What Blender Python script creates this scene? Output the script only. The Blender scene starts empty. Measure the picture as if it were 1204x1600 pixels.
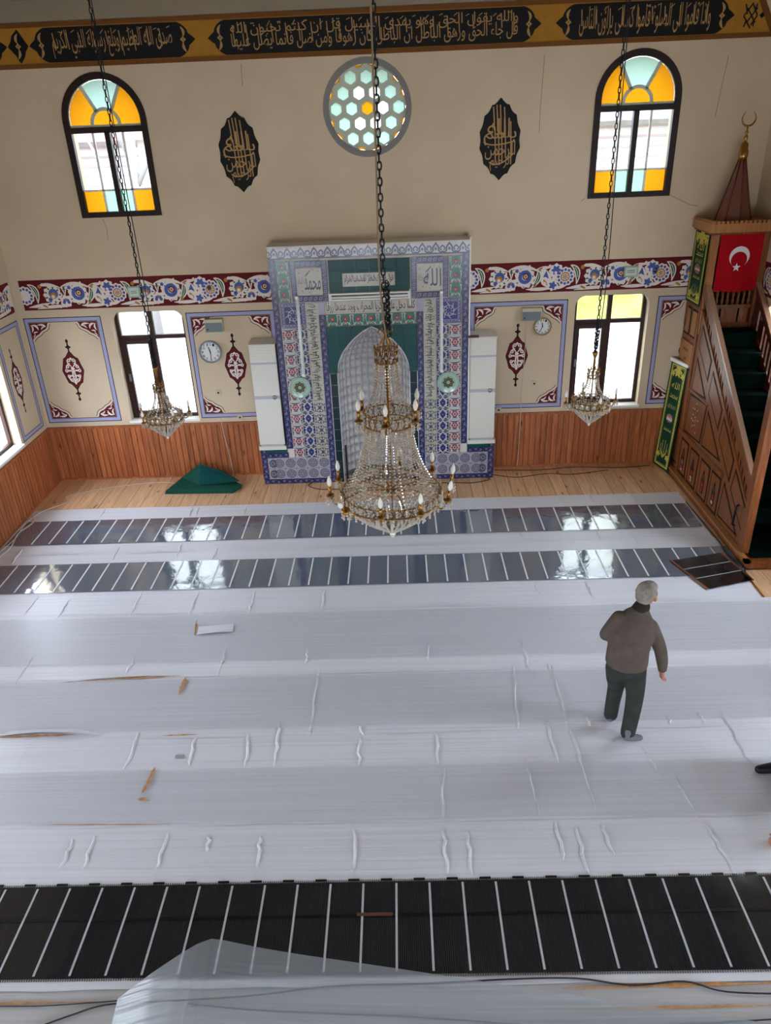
import bpy, bmesh, math, random
from math import sin, cos, pi, radians, sqrt, atan2
from mathutils import Vector, Matrix, noise
random.seed(7)
S = bpy.context.scene
COL = S.collection

# ------------------------------------------------------------------ camera
CAMH = 5.1
def cam_axes(p, y, r):
    f = Vector((sin(y)*cos(p), cos(y)*cos(p), -sin(p)))
    ri = Vector((cos(y), -sin(y), 0))
    u = ri.cross(f)
    return ri*cos(r)+u*sin(r), u*cos(r)-ri*sin(r), f
_r, _u, _f = cam_axes(0.476143, -0.0271046, -0.0412594)
cd = bpy.data.cameras.new('camera'); cam = bpy.data.objects.new('camera', cd); COL.objects.link(cam)
cam.matrix_world = Matrix(((_r.x,_u.x,-_f.x,0),(_r.y,_u.y,-_f.y,0),(_r.z,_u.z,-_f.z,CAMH),(0,0,0,1)))
cd.sensor_fit = 'VERTICAL'; cd.sensor_height = 36; cd.lens = 1179.14/1600*36
cd.clip_start = .05; cd.clip_end = 300
S.camera = cam

# ------------------------------------------------------------------ world: bright overcast sky, exposure
W = bpy.data.worlds.new('overcast_sky'); S.world = W; W.use_nodes = True
bg = W.node_tree.nodes['Background']
bg.inputs[0].default_value = (.83, .925, 1.08, 1); bg.inputs[1].default_value = 1.0
S.view_settings.view_transform = 'Standard'; S.view_settings.look = 'None'
S.view_settings.gamma = 1; S.view_settings.use_curve_mapping = False
S.view_settings.exposure = 4.6
S.cycles.max_bounces = 7; S.cycles.diffuse_bounces = 4; S.cycles.glossy_bounces = 3
S.cycles.use_adaptive_sampling = True; S.cycles.adaptive_threshold = .03
S.cycles.transparent_max_bounces = 12; S.cycles.transmission_bounces = 2
S.cycles.caustics_reflective = False; S.cycles.caustics_refractive = False
S.cycles.sample_clamp_indirect = 6.0

# ------------------------------------------------------------------ room measures (metres)
D = 11.40          # inner face of the wall with the niche
XL, XR = -5.70, 5.05
YREAR = -3.2
ZC = 6.62          # ceiling
TH = .35           # wall thickness
DM, XC = 10.995, -.39   # front plane and centre line of the tiled niche
def portal(name, loc, rot, sx, sy):       # guides sampling of the sky through each window opening
    l = bpy.data.lights.new(name, 'AREA'); l.shape = 'RECTANGLE'; l.size = sx; l.size_y = sy
    l.cycles.is_portal = True
    o = bpy.data.objects.new(name, l); COL.objects.link(o); o.location = loc; o.rotation_euler = rot
# windows: (centre along wall, half width, z0, z1)
LOW_B = [(-3.775, .545, 1.0, 2.72), (3.185, .545, 1.0, 2.72)]
UPP_B = [(-3.865, .568, 4.05, 5.83), (3.255, .568, 4.05, 5.83)]
ROSE = (-.33, 5.28, .525)
LOW_S = [9.95, 7.2, 4.4, 1.6, -1.2]
UPP_S = [8.3]
REAR = [(-3.6, .7), (-.33, .9), (2.9, .7)]
for c, h, a, b in LOW_B+UPP_B:
    portal('window_portal', (c, D+.30, (a+b)/2), (radians(-90), 0, 0), 2*h, b-a)
portal('window_portal', (ROSE[0], D+.30, ROSE[1]), (radians(-90), 0, 0), 1, 1)
for c in LOW_S:
    portal('window_portal', (XL-.3, c, 1.86), (0, radians(-90), 0), 1.72, 1.1)
    portal('window_portal', (XR+.3, c, 1.86), (0, radians(90), 0), 1.72, 1.1)
for c in UPP_S:
    portal('window_portal', (XR+.3, c, 4.94), (0, radians(90), 0), 1.78, 1.14)
for c, h in REAR:
    portal('window_portal', (c, YREAR-.3, 1.7), (radians(90), 0, 0), 2*h, 2.0)

# ------------------------------------------------------------------ materials
def lin(c):
    return tuple(((x/255)/12.92 if x/255 <= .04045 else ((x/255+.055)/1.055)**2.4) for x in c)
MATS = {}
def _new(name):
    m = bpy.data.materials.new(name); m.use_nodes = True
    nt = m.node_tree; return m, nt, nt.nodes['Principled BSDF']
def nd(nt, t, **k):
    n = nt.nodes.new(t)
    for a, b in k.items(): setattr(n, a, b)
    return n
def pm(name, rgb, rough=.55, metal=0., spec=.4, var=0., vscale=6., bump=0., bscale=40., objvar=0., coat=0.):
    if name in MATS: return MATS[name]
    m, nt, b = _new(name); c = lin(rgb); L = nt.links.new
    b.inputs['Base Color'].default_value = (*c, 1); b.inputs['Roughness'].default_value = rough
    b.inputs['Metallic'].default_value = metal; b.inputs['Specular IOR Level'].default_value = spec
    if coat: b.inputs['Coat Weight'].default_value = coat; b.inputs['Coat Roughness'].default_value = .1
    src = None
    if var or bump: tc = nd(nt, 'ShaderNodeTexCoord')
    if var:
        n = nd(nt, 'ShaderNodeTexNoise'); n.inputs['Scale'].default_value = vscale; n.inputs['Detail'].default_value = 5
        L(tc.outputs['Object'], n.inputs['Vector'])
        r = nd(nt, 'ShaderNodeValToRGB')
        r.color_ramp.elements[0].position = .3; r.color_ramp.elements[1].position = .7
        r.color_ramp.elements[0].color = (*[max(0, x*(1-var)) for x in c], 1)
        r.color_ramp.elements[1].color = (*[min(1, x*(1+var)) for x in c], 1)
        L(n.outputs['Fac'], r.inputs['Fac']); src = r.outputs['Color']
    if objvar:
        oi = nd(nt, 'ShaderNodeObjectInfo'); mr = nd(nt, 'ShaderNodeMapRange')
        mr.inputs['To Min'].default_value = 1-objvar; mr.inputs['To Max'].default_value = 1+objvar
        L(oi.outputs['Random'], mr.inputs['Value'])
        hs = nd(nt, 'ShaderNodeHueSaturation'); hs.inputs['Color'].default_value = (*c, 1)
        if src: L(src, hs.inputs['Color'])
        L(mr.outputs['Result'], hs.inputs['Value']); src = hs.outputs['Color']
    if src: L(src, b.inputs['Base Color'])
    if bump:
        n2 = nd(nt, 'ShaderNodeTexNoise'); n2.inputs['Scale'].default_value = bscale; n2.inputs['Detail'].default_value = 4
        L(tc.outputs['Object'], n2.inputs['Vector'])
        bp = nd(nt, 'ShaderNodeBump'); bp.inputs['Strength'].default_value = bump; bp.inputs['Distance'].default_value = .01
        L(n2.outputs['Fac'], bp.inputs['Height']); L(bp.outputs['Normal'], b.inputs['Normal'])
    MATS[name] = m; return m
def wood(name, c1, c2, stretch=(14, 14, 1.2), rough=.45, objvar=.18, knots=True, spec=.35):
    if name in MATS: return MATS[name]
    m, nt, b = _new(name); L = nt.links.new
    tc = nd(nt, 'ShaderNodeTexCoord'); oi = nd(nt, 'ShaderNodeObjectInfo')
    mu = nd(nt, 'ShaderNodeMath', operation='MULTIPLY'); mu.inputs[1].default_value = 37.
    L(oi.outputs['Random'], mu.inputs[0])
    ad = nd(nt, 'ShaderNodeVectorMath', operation='ADD')
    L(tc.outputs['Object'], ad.inputs[0]); L(mu.outputs[0], ad.inputs[1])
    mp = nd(nt, 'ShaderNodeMapping'); mp.inputs['Scale'].default_value = stretch
    L(ad.outputs[0], mp.inputs['Vector'])
    n = nd(nt, 'ShaderNodeTexNoise'); n.inputs['Scale'].default_value = 1.6; n.inputs['Detail'].default_value = 7
    n.inputs['Distortion'].default_value = 1.1
    L(mp.outputs[0], n.inputs['Vector'])
    r = nd(nt, 'ShaderNodeValToRGB'); e = r.color_ramp.elements
    e[0].position = .32; e[1].position = .68; e[0].color = (*lin(c1), 1); e[1].color = (*lin(c2), 1)
    L(n.outputs['Fac'], r.inputs['Fac']); src = r.outputs['Color']
    if knots:
        mp2 = nd(nt, 'ShaderNodeMapping'); mp2.inputs['Scale'].default_value = tuple(min(7, max(2.0, s*.35)) for s in stretch)
        L(ad.outputs[0], mp2.inputs['Vector'])
        vo = nd(nt, 'ShaderNodeTexVoronoi'); vo.inputs['Scale'].default_value = 1.
        L(mp2.outputs[0], vo.inputs['Vector'])
        r2 = nd(nt, 'ShaderNodeValToRGB'); r2.color_ramp.elements[0].position = .06; r2.color_ramp.elements[1].position = .13
        r2.color_ramp.elements[0].color = (.22, .16, .12, 1); r2.color_ramp.elements[1].color = (1, 1, 1, 1)
        L(vo.outputs['Distance'], r2.inputs['Fac'])
        mx = nd(nt, 'ShaderNodeMixRGB', blend_type='MULTIPLY'); mx.inputs[0].default_value = .8
        L(src, mx.inputs[1]); L(r2.outputs['Color'], mx.inputs[2]); src = mx.outputs[0]
    mr = nd(nt, 'ShaderNodeMapRange'); mr.inputs['To Min'].default_value = 1-objvar; mr.inputs['To Max'].default_value = 1+objvar
    L(oi.outputs['Random'], mr.inputs['Value'])
    hs = nd(nt, 'ShaderNodeHueSaturation'); L(src, hs.inputs['Color']); L(mr.outputs['Result'], hs.inputs['Value'])
    L(hs.outputs['Color'], b.inputs['Base Color'])
    b.inputs['Roughness'].default_value = rough; b.inputs['Specular IOR Level'].default_value = spec
    bp = nd(nt, 'ShaderNodeBump'); bp.inputs['Strength'].default_value = .15; bp.inputs['Distance'].default_value = .004
    L(n.outputs['Fac'], bp.inputs['Height']); L(bp.outputs['Normal'], b.inputs['Normal'])
    MATS[name] = m; return m
def glass(name, tint, gloss=.08, frost=0., fcol=(1, 1, 1)):
    """window glass: tinted see-through sheet with a little gloss; frost mixes in a translucent white sheet"""
    if name in MATS: return MATS[name]
    m = bpy.data.materials.new(name); m.use_nodes = True; nt = m.node_tree; L = nt.links.new
    nt.nodes.remove(nt.nodes['Principled BSDF']); out = nt.nodes['Material Output']
    tr = nd(nt, 'ShaderNodeBsdfTransparent'); tr.inputs[0].default_value = (*tint, 1)
    sh = tr.outputs[0]
    if frost:
        tl = nd(nt, 'ShaderNodeBsdfTranslucent'); tl.inputs[0].default_value = (*fcol, 1)
        mx = nd(nt, 'ShaderNodeMixShader'); mx.inputs[0].default_value = frost
        L(sh, mx.inputs[1]); L(tl.outputs[0], mx.inputs[2]); sh = mx.outputs[0]
    gl = nd(nt, 'ShaderNodeBsdfGlossy'); gl.inputs['Roughness'].default_value = .05
    mx2 = nd(nt, 'ShaderNodeMixShader'); mx2.inputs[0].default_value = gloss
    L(sh, mx2.inputs[1]); L(gl.outputs[0], mx2.inputs[2]); L(mx2.outputs[0], out.inputs[0])
    MATS[name] = m; return m

PLASTER = pm('cream_plaster', (210, 192, 165), .8, spec=.15, var=.05, vscale=1.3, bump=.08, bscale=60)
CEILM = pm('ceiling_paint', (150, 140, 122), .85, spec=.1, var=.06, vscale=2)
WHITEP = pm('white_reveal_paint', (238, 236, 232), .6, spec=.3)
MAROON = pm('maroon_paint', (98, 22, 26), .7, spec=.2, var=.08, vscale=9)
OFFW = pm('offwhite_paint', (232, 222, 214), .7, spec=.2)
PBLUE = pm('blue_paint', (78, 98, 168), .7, spec=.2)
PGREEN = pm('green_paint', (26, 104, 70), .7, spec=.2)
OCHRE = pm('ochre_paint', (178, 128, 58), .7, spec=.2)
LAV = pm('lavender_paint', (164, 166, 204), .7, spec=.2)
INKD = pm('dark_line_paint', (34, 30, 44), .7, spec=.2)
DKBR = pm('dark_brown_paint', (42, 22, 18), .7, spec=.2)
BLACK = pm('black_paint', (14, 14, 16), .6, spec=.25)
GOLDP = pm('gold_paint', (176, 140, 88), .6, spec=.3)
BANDY = pm('yellow_ochre_paint', (170, 122, 44), .75, spec=.2, var=.08, vscale=8)
BANDB = pm('brown_border_paint', (118, 74, 34), .75, spec=.2)
GREYRING = pm('grey_ring_paint', (136, 134, 132), .8, spec=.15)
FRAMEB = pm('brown_window_frame', (54, 28, 22), .45, spec=.35, var=.1, vscale=10)
FRAMED = pm('dark_window_frame', (34, 20, 16), .5, spec=.3)
CAME = pm('grey_green_came', (196, 204, 186), .6, spec=.3)
AMBER = glass('amber_glass', (.004, .0015, .0001), .03, .96, (.13, .052, .001))
AQUA = glass('aqua_glass', (.004, .006, .005), .03, .96, (.078, .118, .102))
MINT = glass('mint_glass', (.004, .006, .005), .03, .96, (.066, .115, .084))
MILK = glass('milk_glass', (.02, .02, .02), .03, .94, (.17, .18, .18))
CLEAR = glass('clear_glass', (.93, .95, .95), .05)
DIMMED = glass('dimmed_glass', (.26, .27, .27), .04)  # clear panes with a tint added to dim the bright outdoors
FROST = glass('frosted_glass', (.02, .02, .02), .04, .92, (.40, .42, .41))
WAINS = wood('wainscot_pine', (146, 80, 46), (190, 116, 72), (16, 16, 1.1), .42, .16)
FLOORW = wood('pine_floor_board', (206, 158, 118), (232, 192, 152), (16, 1.1, 16), .5, .10)
OAK = wood('minbar_wood', (104, 58, 28), (138, 82, 46), (18, 18, 2.2), .38, .12, knots=False)
OAKD = wood('minbar_dark_wood', (66, 30, 16), (92, 46, 26), (10, 10, 1.3), .4, .08, knots=False)
OAKL = wood('minbar_light_wood', (150, 98, 56), (176, 122, 76), (18, 18, 2.2), .4, .08, knots=False)
OAKX = pm('minbar_groove', (28, 14, 10), .6, spec=.2)
BRASS = pm('brass', (160, 118, 58), .3, .95, .5)
GOLDD = pm('aged_brass', (126, 88, 40), .35, .9, .5)
CHAIN = pm('dark_chain_metal', (34, 36, 40), .45, .6, .4)
CRYST = pm('crystal_bead', (222, 214, 200), .08, .35, .9)
BULB = pm('opal_bulb', (240, 238, 228), .3, 0, .5)
ACW = pm('ac_white_plastic', (218, 216, 206), .4, spec=.4)
ACG = pm('ac_grey_strip', (176, 178, 184), .4, spec=.4)
ACD = pm('ac_dark_side', (120, 112, 98), .5)
BLKP = pm('black_plastic', (16, 16, 18), .4, spec=.4)
GREYP = pm('grey_plastic', (112, 124, 130), .5, spec=.4)
CREAMP = pm('cream_plastic', (196, 188, 160), .5)
DIALW = pm('clock_dial', (226, 228, 226), .4)
STEEL = pm('brushed_steel', (128, 136, 142), .35, .7)
TUBEW = pm('fluorescent_tube', (232, 238, 236), .25, spec=.5)
TEALR = pm('green_rug', (34, 84, 72), .95, spec=.05, var=.15, vscale=30, bump=.5, bscale=400)
TEALR2 = pm('green_rug_back', (22, 74, 74), .95, spec=.05, var=.12, vscale=30, bump=.4, bscale=400)
GREENC = pm('green_stair_carpet', (4, 22, 18), .95, spec=.04, var=.15, vscale=20, bump=.4, bscale=300)
REDF = pm('red_flag_cloth', (168, 14, 26), .8, spec=.1, var=.05, vscale=5)
WHITEC = pm('white_cloth', (232, 230, 232), .8, spec=.1)
GREENB = pm('dark_green_banner', (18, 58, 40), .7, spec=.15)
YELB = pm('yellow_banner_print', (196, 184, 84), .7, spec=.15)
COPPER = pm('copper_edge', (190, 122, 92), .3, .9)
CABLE = pm('black_cable', (18, 18, 20), .5)
CABLEW = pm('white_cable', (214, 206, 192), .5)
CABLEB = pm('brown_cable', (74, 50, 36), .6)
# niche tiles
T_WH = pm('tile_white', (188, 186, 186), .22, spec=.5, objvar=.04)
T_GROUT = pm('tile_grout', (172, 174, 180), .7)
T_CREAM = pm('tile_cream', (178, 174, 162), .25, spec=.5, objvar=.03)
T_TEAL = pm('tile_teal', (2, 70, 70), .35, spec=.3, objvar=.14)
T_DKG = pm('tile_dark_green', (4, 36, 40), .3, spec=.35, objvar=.12)
T_IND = pm('tile_indigo', (42, 43, 86), .2, spec=.5, objvar=.1)
T_NAVY = pm('tile_navy', (24, 28, 78), .2, spec=.5)
T_COB = pm('tile_cobalt', (28, 44, 120), .2, spec=.5)
T_LBL = pm('tile_light_blue', (120, 124, 156), .2, spec=.5)
T_SLATE = pm('tile_slate', (66, 74, 92), .2, spec=.5)
T_RED = pm('tile_red', (176, 26, 40), .2, spec=.5)
T_PINK = pm('tile_pink', (206, 150, 148), .2, spec=.5)
T_MAR = pm('tile_maroon', (110, 26, 44), .2, spec=.5)
T_GRN = pm('tile_green', (32, 104, 92), .2, spec=.5)
T_BLK = pm('tile_ink', (22, 22, 28), .25, spec=.5)
T_LAVW = pm('tile_lavender_white', (162, 160, 174), .25, spec=.5, objvar=.03)
T_GREY = pm('tile_grey_blue', (84, 84, 106), .2, spec=.5)

# ------------------------------------------------------------------ mesh builder
def wl(o):
    v = Vector((0, 0, 0))
    while o is not None: v += o.location; o = o.parent
    return v
IDF = lambda u, v, h: (u, v, h)
class MB:
    def __init__(s, fr=IDF): s.V = []; s.F = []; s.I = []; s.M = []; s.sm = []; s.fr = fr; s.c = 0
    def jh(s, h): s.c += 1; return h+(s.c % 25)*2e-5      # keeps flat painted pieces from lying in one plane
    def mi(s, m):
        if m not in s.M: s.M.append(m)
        return s.M.index(m)
    def p(s, u, v, h): s.V.append(s.fr(u, v, h)); return len(s.V)-1
    def f(s, idx, m, smooth=False): s.F.append(idx); s.I.append(s.mi(m)); s.sm.append(smooth)
    def box(s, a, b, c, d, e, g, m):
        i = [s.p(x, y, z) for z in (e, g) for y in (c, d) for x in (a, b)]
        for q in ((0,2,3,1),(4,5,7,6),(0,1,5,4),(2,6,7,3),(0,4,6,2),(1,3,7,5)): s.f([i[k] for k in q], m)
        return s
    def poly(s, pts, h, m): h = s.jh(h); s.f([s.p(x, y, h) for x, y in pts], m); return s
    def prism(s, pts, h0, h1, m, side=None):
        a = [s.p(x, y, h0) for x, y in pts]; b = [s.p(x, y, h1) for x, y in pts]; n = len(pts)
        s.f(a[::-1], m); s.f(b, m)
        for k in range(n): s.f([a[k], a[(k+1) % n], b[(k+1) % n], b[k]], side or m)
        return s
    def ring(s, out, inn, h0, h1, m):
        n = len(out); L = [[s.p(x, y, h) for x, y in q] for q in (out, inn) for h in (h0, h1)]
        for k in range(n):
            j = (k+1) % n
            s.f([L[1][k], L[1][j], L[3][j], L[3][k]], m); s.f([L[0][k], L[2][k], L[2][j], L[0][j]], m)
            s.f([L[0][k], L[0][j], L[1][j], L[1][k]], m); s.f([L[2][k], L[3][k], L[3][j], L[2][j]], m)
        return s
    def stroke(s, pts, w, h, m, closed=False, taper=False):
        n = len(pts); L = []; R = []; h = s.jh(h)
        for k in range(n):
            a = pts[k-1] if (k > 0 or closed) else pts[k]; b = pts[(k+1) % n] if (k < n-1 or closed) else pts[k]
            dx, dy = b[0]-a[0], b[1]-a[1]; l = sqrt(dx*dx+dy*dy) or 1
            ww = w*.5*(sin(pi*(k+.35)/(n-.3)) if taper else 1)
            L.append(s.p(pts[k][0]-dy/l*ww, pts[k][1]+dx/l*ww, h)); R.append(s.p(pts[k][0]+dy/l*ww, pts[k][1]-dx/l*ww, h))
        for k in range(n if closed else n-1):
            j = (k+1) % n; s.f([L[k], R[k], R[j], L[j]], m)
        return s
    def disc(s, cx, cy, r, h, m, n=14, ry=None, rot=0., scal=0, amp=0.):
        ry = ry or r; q = []
        for k in range(n):
            t = 2*pi*k/n; f = 1+amp*cos(scal*t)
            x, y = r*f*cos(t), ry*f*sin(t)
            q.append((cx+x*cos(rot)-y*sin(rot), cy+x*sin(rot)+y*cos(rot)))
        return s.poly(q, h, m)
    def annul(s, cx, cy, r0, r1, h, m, n=16):
        h = s.jh(h)
        a = [s.p(cx+r0*cos(2*pi*k/n), cy+r0*sin(2*pi*k/n), h) for k in range(n)]
        b = [s.p(cx+r1*cos(2*pi*k/n), cy+r1*sin(2*pi*k/n), h) for k in range(n)]
        for k in range(n): j = (k+1) % n; s.f([a[k], b[k], b[j], a[j]], m)
        return s
    def tube(s, pts, r, m, n=7, closed=False):
        P = [Vector(q) for q in pts]; N = len(P); rings = []
        rr = r if isinstance(r, (list, tuple)) else [r]*N
        up = None
        for k in range(N):
            a = P[k-1] if (k or closed) else P[k]; b = P[(k+1) % N] if (k < N-1 or closed) else P[k]
            t = (b-a).normalized() if (b-a).length > 1e-9 else Vector((0, 0, 1))
            if up is None: up = Vector((0, 0, 1)) if abs(t.z) < .9 else Vector((1, 0, 0))
            x = t.cross(up).normalized(); y = x.cross(t).normalized(); up = y
            rings.append([s.p(*(P[k]+(x*cos(2*pi*q/n)+y*sin(2*pi*q/n))*rr[k])) for q in range(n)])
        for k in range(N if closed else N-1):
            A, B = rings[k], rings[(k+1) % N]
            for q in range(n): s.f([A[q], A[(q+1) % n], B[(q+1) % n], B[q]], m, True)
        if not closed: s.f(rings[0][::-1], m); s.f(rings[-1], m)
        return s
    def lathe(s, prof, m, n=16, c=(0, 0), smooth=True):
        R = [[s.p(c[0]+r*cos(2*pi*k/n), c[1]+r*sin(2*pi*k/n), z) for k in range(n)] for r, z in prof]
        for a, b in zip(R, R[1:]):
            for k in range(n): s.f([a[k], a[(k+1) % n], b[(k+1) % n], b[k]], m, smooth)
        s.f(R[0][::-1], m); s.f(R[-1], m); return s
    def octa(s, c, r, h, m):
        x, y, z = c
        i = [s.p(x+r, y, z), s.p(x, y+r, z), s.p(x-r, y, z), s.p(x, y-r, z), s.p(x, y, z+h), s.p(x, y, z-h)]
        for k in range(4): s.f([i[k], i[(k+1) % 4], i[4]], m); s.f([i[(k+1) % 4], i[k], i[5]], m)
        return s
    def ball(s, c, r, m, n=10, k=6):
        rx, ry, rz = r if isinstance(r, (list, tuple)) else (r, r, r); R = []
        for a in range(1, k):
            t = pi*a/k; R.append([s.p(c[0]+rx*sin(t)*cos(2*pi*b/n), c[1]+ry*sin(t)*sin(2*pi*b/n), c[2]-rz*cos(t)) for b in range(n)])
        b0 = s.p(c[0], c[1], c[2]-rz); t0 = s.p(c[0], c[1], c[2]+rz)
        for A, B in zip(R, R[1:]):
            for q in range(n): s.f([A[q], A[(q+1) % n], B[(q+1) % n], B[q]], m, True)
        for q in range(n): s.f([b0, R[0][(q+1) % n], R[0][q]], m, True); s.f([t0, R[-1][q], R[-1][(q+1) % n]], m, True)
        return s
    def text(s, t, x0, y0, x1, y1, h, m, rot=False):
        V, F = glyphs(t); h = s.jh(h)
        ids = [s.p(x0+a*(x1-x0), y0+b*(y1-y0), h) if not rot else s.p(x0+(1-b)*(x1-x0), y0+a*(y1-y0), h) for a, b in V]
        for q in F: s.f([ids[k] for k in q], m)
        return s
    def mesh(s, name, L=(0, 0, 0)):
        me = bpy.data.meshes.new(name); l = Vector(L)
        me.from_pydata([Vector(v)-l for v in s.V], [], s.F)
        for m in s.M: me.materials.append(m)
        me.polygons.foreach_set('material_index', s.I); me.polygons.foreach_set('use_smooth', s.sm)
        me.update(); return me
    def build(s, name, parent=None, **tags):
        o = bpy.data.objects.new(name, s.mesh(name, wl(parent))); COL.objects.link(o); o.parent = parent
        return tag(o, **tags)
def tag(o, label=None, cat=None, group=None, kind=None):
    if label: o['label'] = label
    if cat: o['category'] = cat
    if group: o['group'] = group
    if kind: o['kind'] = kind
    return o
def empty(name, loc, **tags):
    o = bpy.data.objects.new(name, None); COL.objects.link(o); o.location = loc; o.empty_display_size = .1
    return tag(o, **tags)
def inst(src, parent, loc=None, rotz=0., rot=None, scale=None):
    o = src.copy(); COL.objects.link(o); o.parent = parent
    if loc is not None: o.location = loc
    if rotz: o.rotation_euler = (0, 0, rotz)
    if rot: o.rotation_euler = rot
    if scale: o.scale = scale
    return o
def place(me, name, parent, loc):
    o = bpy.data.objects.new(name, me); COL.objects.link(o); o.parent = parent
    o.location = Vector(loc)-wl(parent) if parent else loc
    return o
# ---- arabic lettering through the built-in font's presentation forms
_A = {'ا':(0xFE8D,2),'أ':(0xFE83,2),'إ':(0xFE87,2),'ب':(0xFE8F,4),'ة':(0xFE93,2),'ت':(0xFE95,4),'ث':(0xFE99,4),'ج':(0xFE9D,4),'ح':(0xFEA1,4),'خ':(0xFEA5,4),'د':(0xFEA9,2),'ذ':(0xFEAB,2),'ر':(0xFEAD,2),'ز':(0xFEAF,2),'س':(0xFEB1,4),'ش':(0xFEB5,4),'ص':(0xFEB9,4),'ض':(0xFEBD,4),'ط':(0xFEC1,4),'ظ':(0xFEC5,4),'ع':(0xFEC9,4),'غ':(0xFECD,4),'ف':(0xFED1,4),'ق':(0xFED5,4),'ك':(0xFED9,4),'ل':(0xFEDD,4),'م':(0xFEE1,4),'ن':(0xFEE5,4),'ه':(0xFEE9,4),'و':(0xFEED,2),'ؤ':(0xFE85,2),'ى':(0xFEEF,2),'ي':(0xFEF1,4)}
def shape(t):
    out = []; prev = False; k = 0
    while k < len(t):
        c = t[k]
        if c not in _A: out.append(c); prev = False; k += 1; continue
        if c == 'ل' and k+1 < len(t) and t[k+1] == 'ا':
            out.append(chr(0xFEFC if prev else 0xFEFB)); prev = False; k += 2; continue
        base, n = _A[c]; nxt = k+1 < len(t) and t[k+1] in _A
        if n == 2: out.append(chr(base+(1 if prev else 0))); prev = False
        else:
            out.append(chr(base+((3 if prev else 2) if nxt else (1 if prev else 0)))); prev = nxt
        k += 1
    return ''.join(out[::-1])
_G = {}
def glyphs(t):
    if t in _G: return _G[t]
    cu = bpy.data.curves.new('t', 'FONT'); cu.body = shape(t) if any(c in _A for c in t) else t; cu.resolution_u = 2
    ob = bpy.data.objects.new('t', cu); COL.objects.link(ob); bpy.context.view_layer.update()
    me = bpy.data.meshes.new_from_object(ob.evaluated_get(bpy.context.evaluated_depsgraph_get()))
    V = [(v.co.x, v.co.y) for v in me.vertices]; F = [tuple(p.vertices) for p in me.polygons]
    bpy.data.objects.remove(ob); bpy.data.curves.remove(cu); bpy.data.meshes.remove(me)
    if V:
        ax = min(v[0] for v in V); bx = max(v[0] for v in V); ay = min(v[1] for v in V); by = max(v[1] for v in V)
        V = [((x-ax)/(bx-ax), (y-ay)/(by-ay)) for x, y in V]
    _G[t] = (V, F); return V, F
def grid(fn, nx, ny, m, name, parent=None, smooth=True):
    b = MB(); ids = [[b.p(*fn(i/nx, j/ny)) for j in range(ny+1)] for i in range(nx+1)]
    for i in range(nx):
        for j in range(ny): b.f([ids[i][j], ids[i+1][j], ids[i+1][j+1], ids[i][j+1]], m, smooth)
    return b.build(name, parent)
def arcpts(cx, cy, r, a0, a1, n, ry=None):
    return [(cx+r*cos(a0+(a1-a0)*k/n), cy+(ry or r)*sin(a0+(a1-a0)*k/n)) for k in range(n+1)]
def circ(cx, cy, r, n=32): return [(cx+r*cos(2*pi*k/n), cy+r*sin(2*pi*k/n)) for k in range(n)]
def bez(a, b, c, n=8):
    return [((1-t)**2*a[0]+2*t*(1-t)*b[0]+t*t*c[0], (1-t)**2*a[1]+2*t*(1-t)*b[1]+t*t*c[1]) for t in [k/n for k in range(n+1)]]
def bez3(pts, n=6):
    """smooth curve through 3-d points (Catmull-Rom)"""
    P = [Vector(p) for p in pts]; out = []
    for k in range(len(P)-1):
        a = P[max(0, k-1)]; b = P[k]; c = P[k+1]; d = P[min(len(P)-1, k+2)]
        for q in range(n):
            t = q/n; out.append(.5*((2*b)+(c-a)*t+(2*a-5*b+4*c-d)*t*t+(3*b-a-3*c+d)*t**3))
    out.append(P[-1]); return out
FB = lambda u, v, h: (u, D-h, v)           # drawn on the niche wall
FL = lambda u, v, h: (XL+h, u, v)          # left wall
FR = lambda u, v, h: (XR-h, u, v)          # right wall
FM = lambda u, v, h: (XC+u, DM-h, v)       # face of the tiled niche
XM = 4.28
FS = lambda u, v, h: (XM-h, u, v)          # side of the pulpit
def rrect(x0, x1, z0, z1, r, n=6):
    return [(x0, z0), (x1, z0)]+arcpts(x1-r, z1-r, r, 0, pi/2, n)+arcpts(x0+r, z1-r, r, pi/2, pi, n)
def archpts(c, h, z0, zs, n=20, ry=None): return [(c-h, z0), (c+h, z0)]+arcpts(c, zs, h, 0, pi, n, ry)
def wall(name, base, cutters):
    """solid wall with real openings"""
    o = base.build(name, None, kind='structure')
    tmp = []
    for cset in cutters:
        c = cset.build('cutter'); tmp.append(c)
        bm = bmesh.new(); bm.from_mesh(c.data); bmesh.ops.recalc_face_normals(bm, faces=bm.faces); bm.to_mesh(c.data); bm.free()
        md = o.modifiers.new('b', 'BOOLEAN'); md.object = c; md.operation = 'DIFFERENCE'; md.solver = 'EXACT'
    bm = bmesh.new(); bm.from_mesh(o.data); bmesh.ops.recalc_face_normals(bm, faces=bm.faces); bm.to_mesh(o.data); bm.free()
    bpy.context.view_layer.update()
    me = bpy.data.meshes.new_from_object(o.evaluated_get(bpy.context.evaluated_depsgraph_get()))
    o.modifiers.clear(); o.data = me
    for c in tmp: bpy.data.objects.remove(c)
    return o

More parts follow.
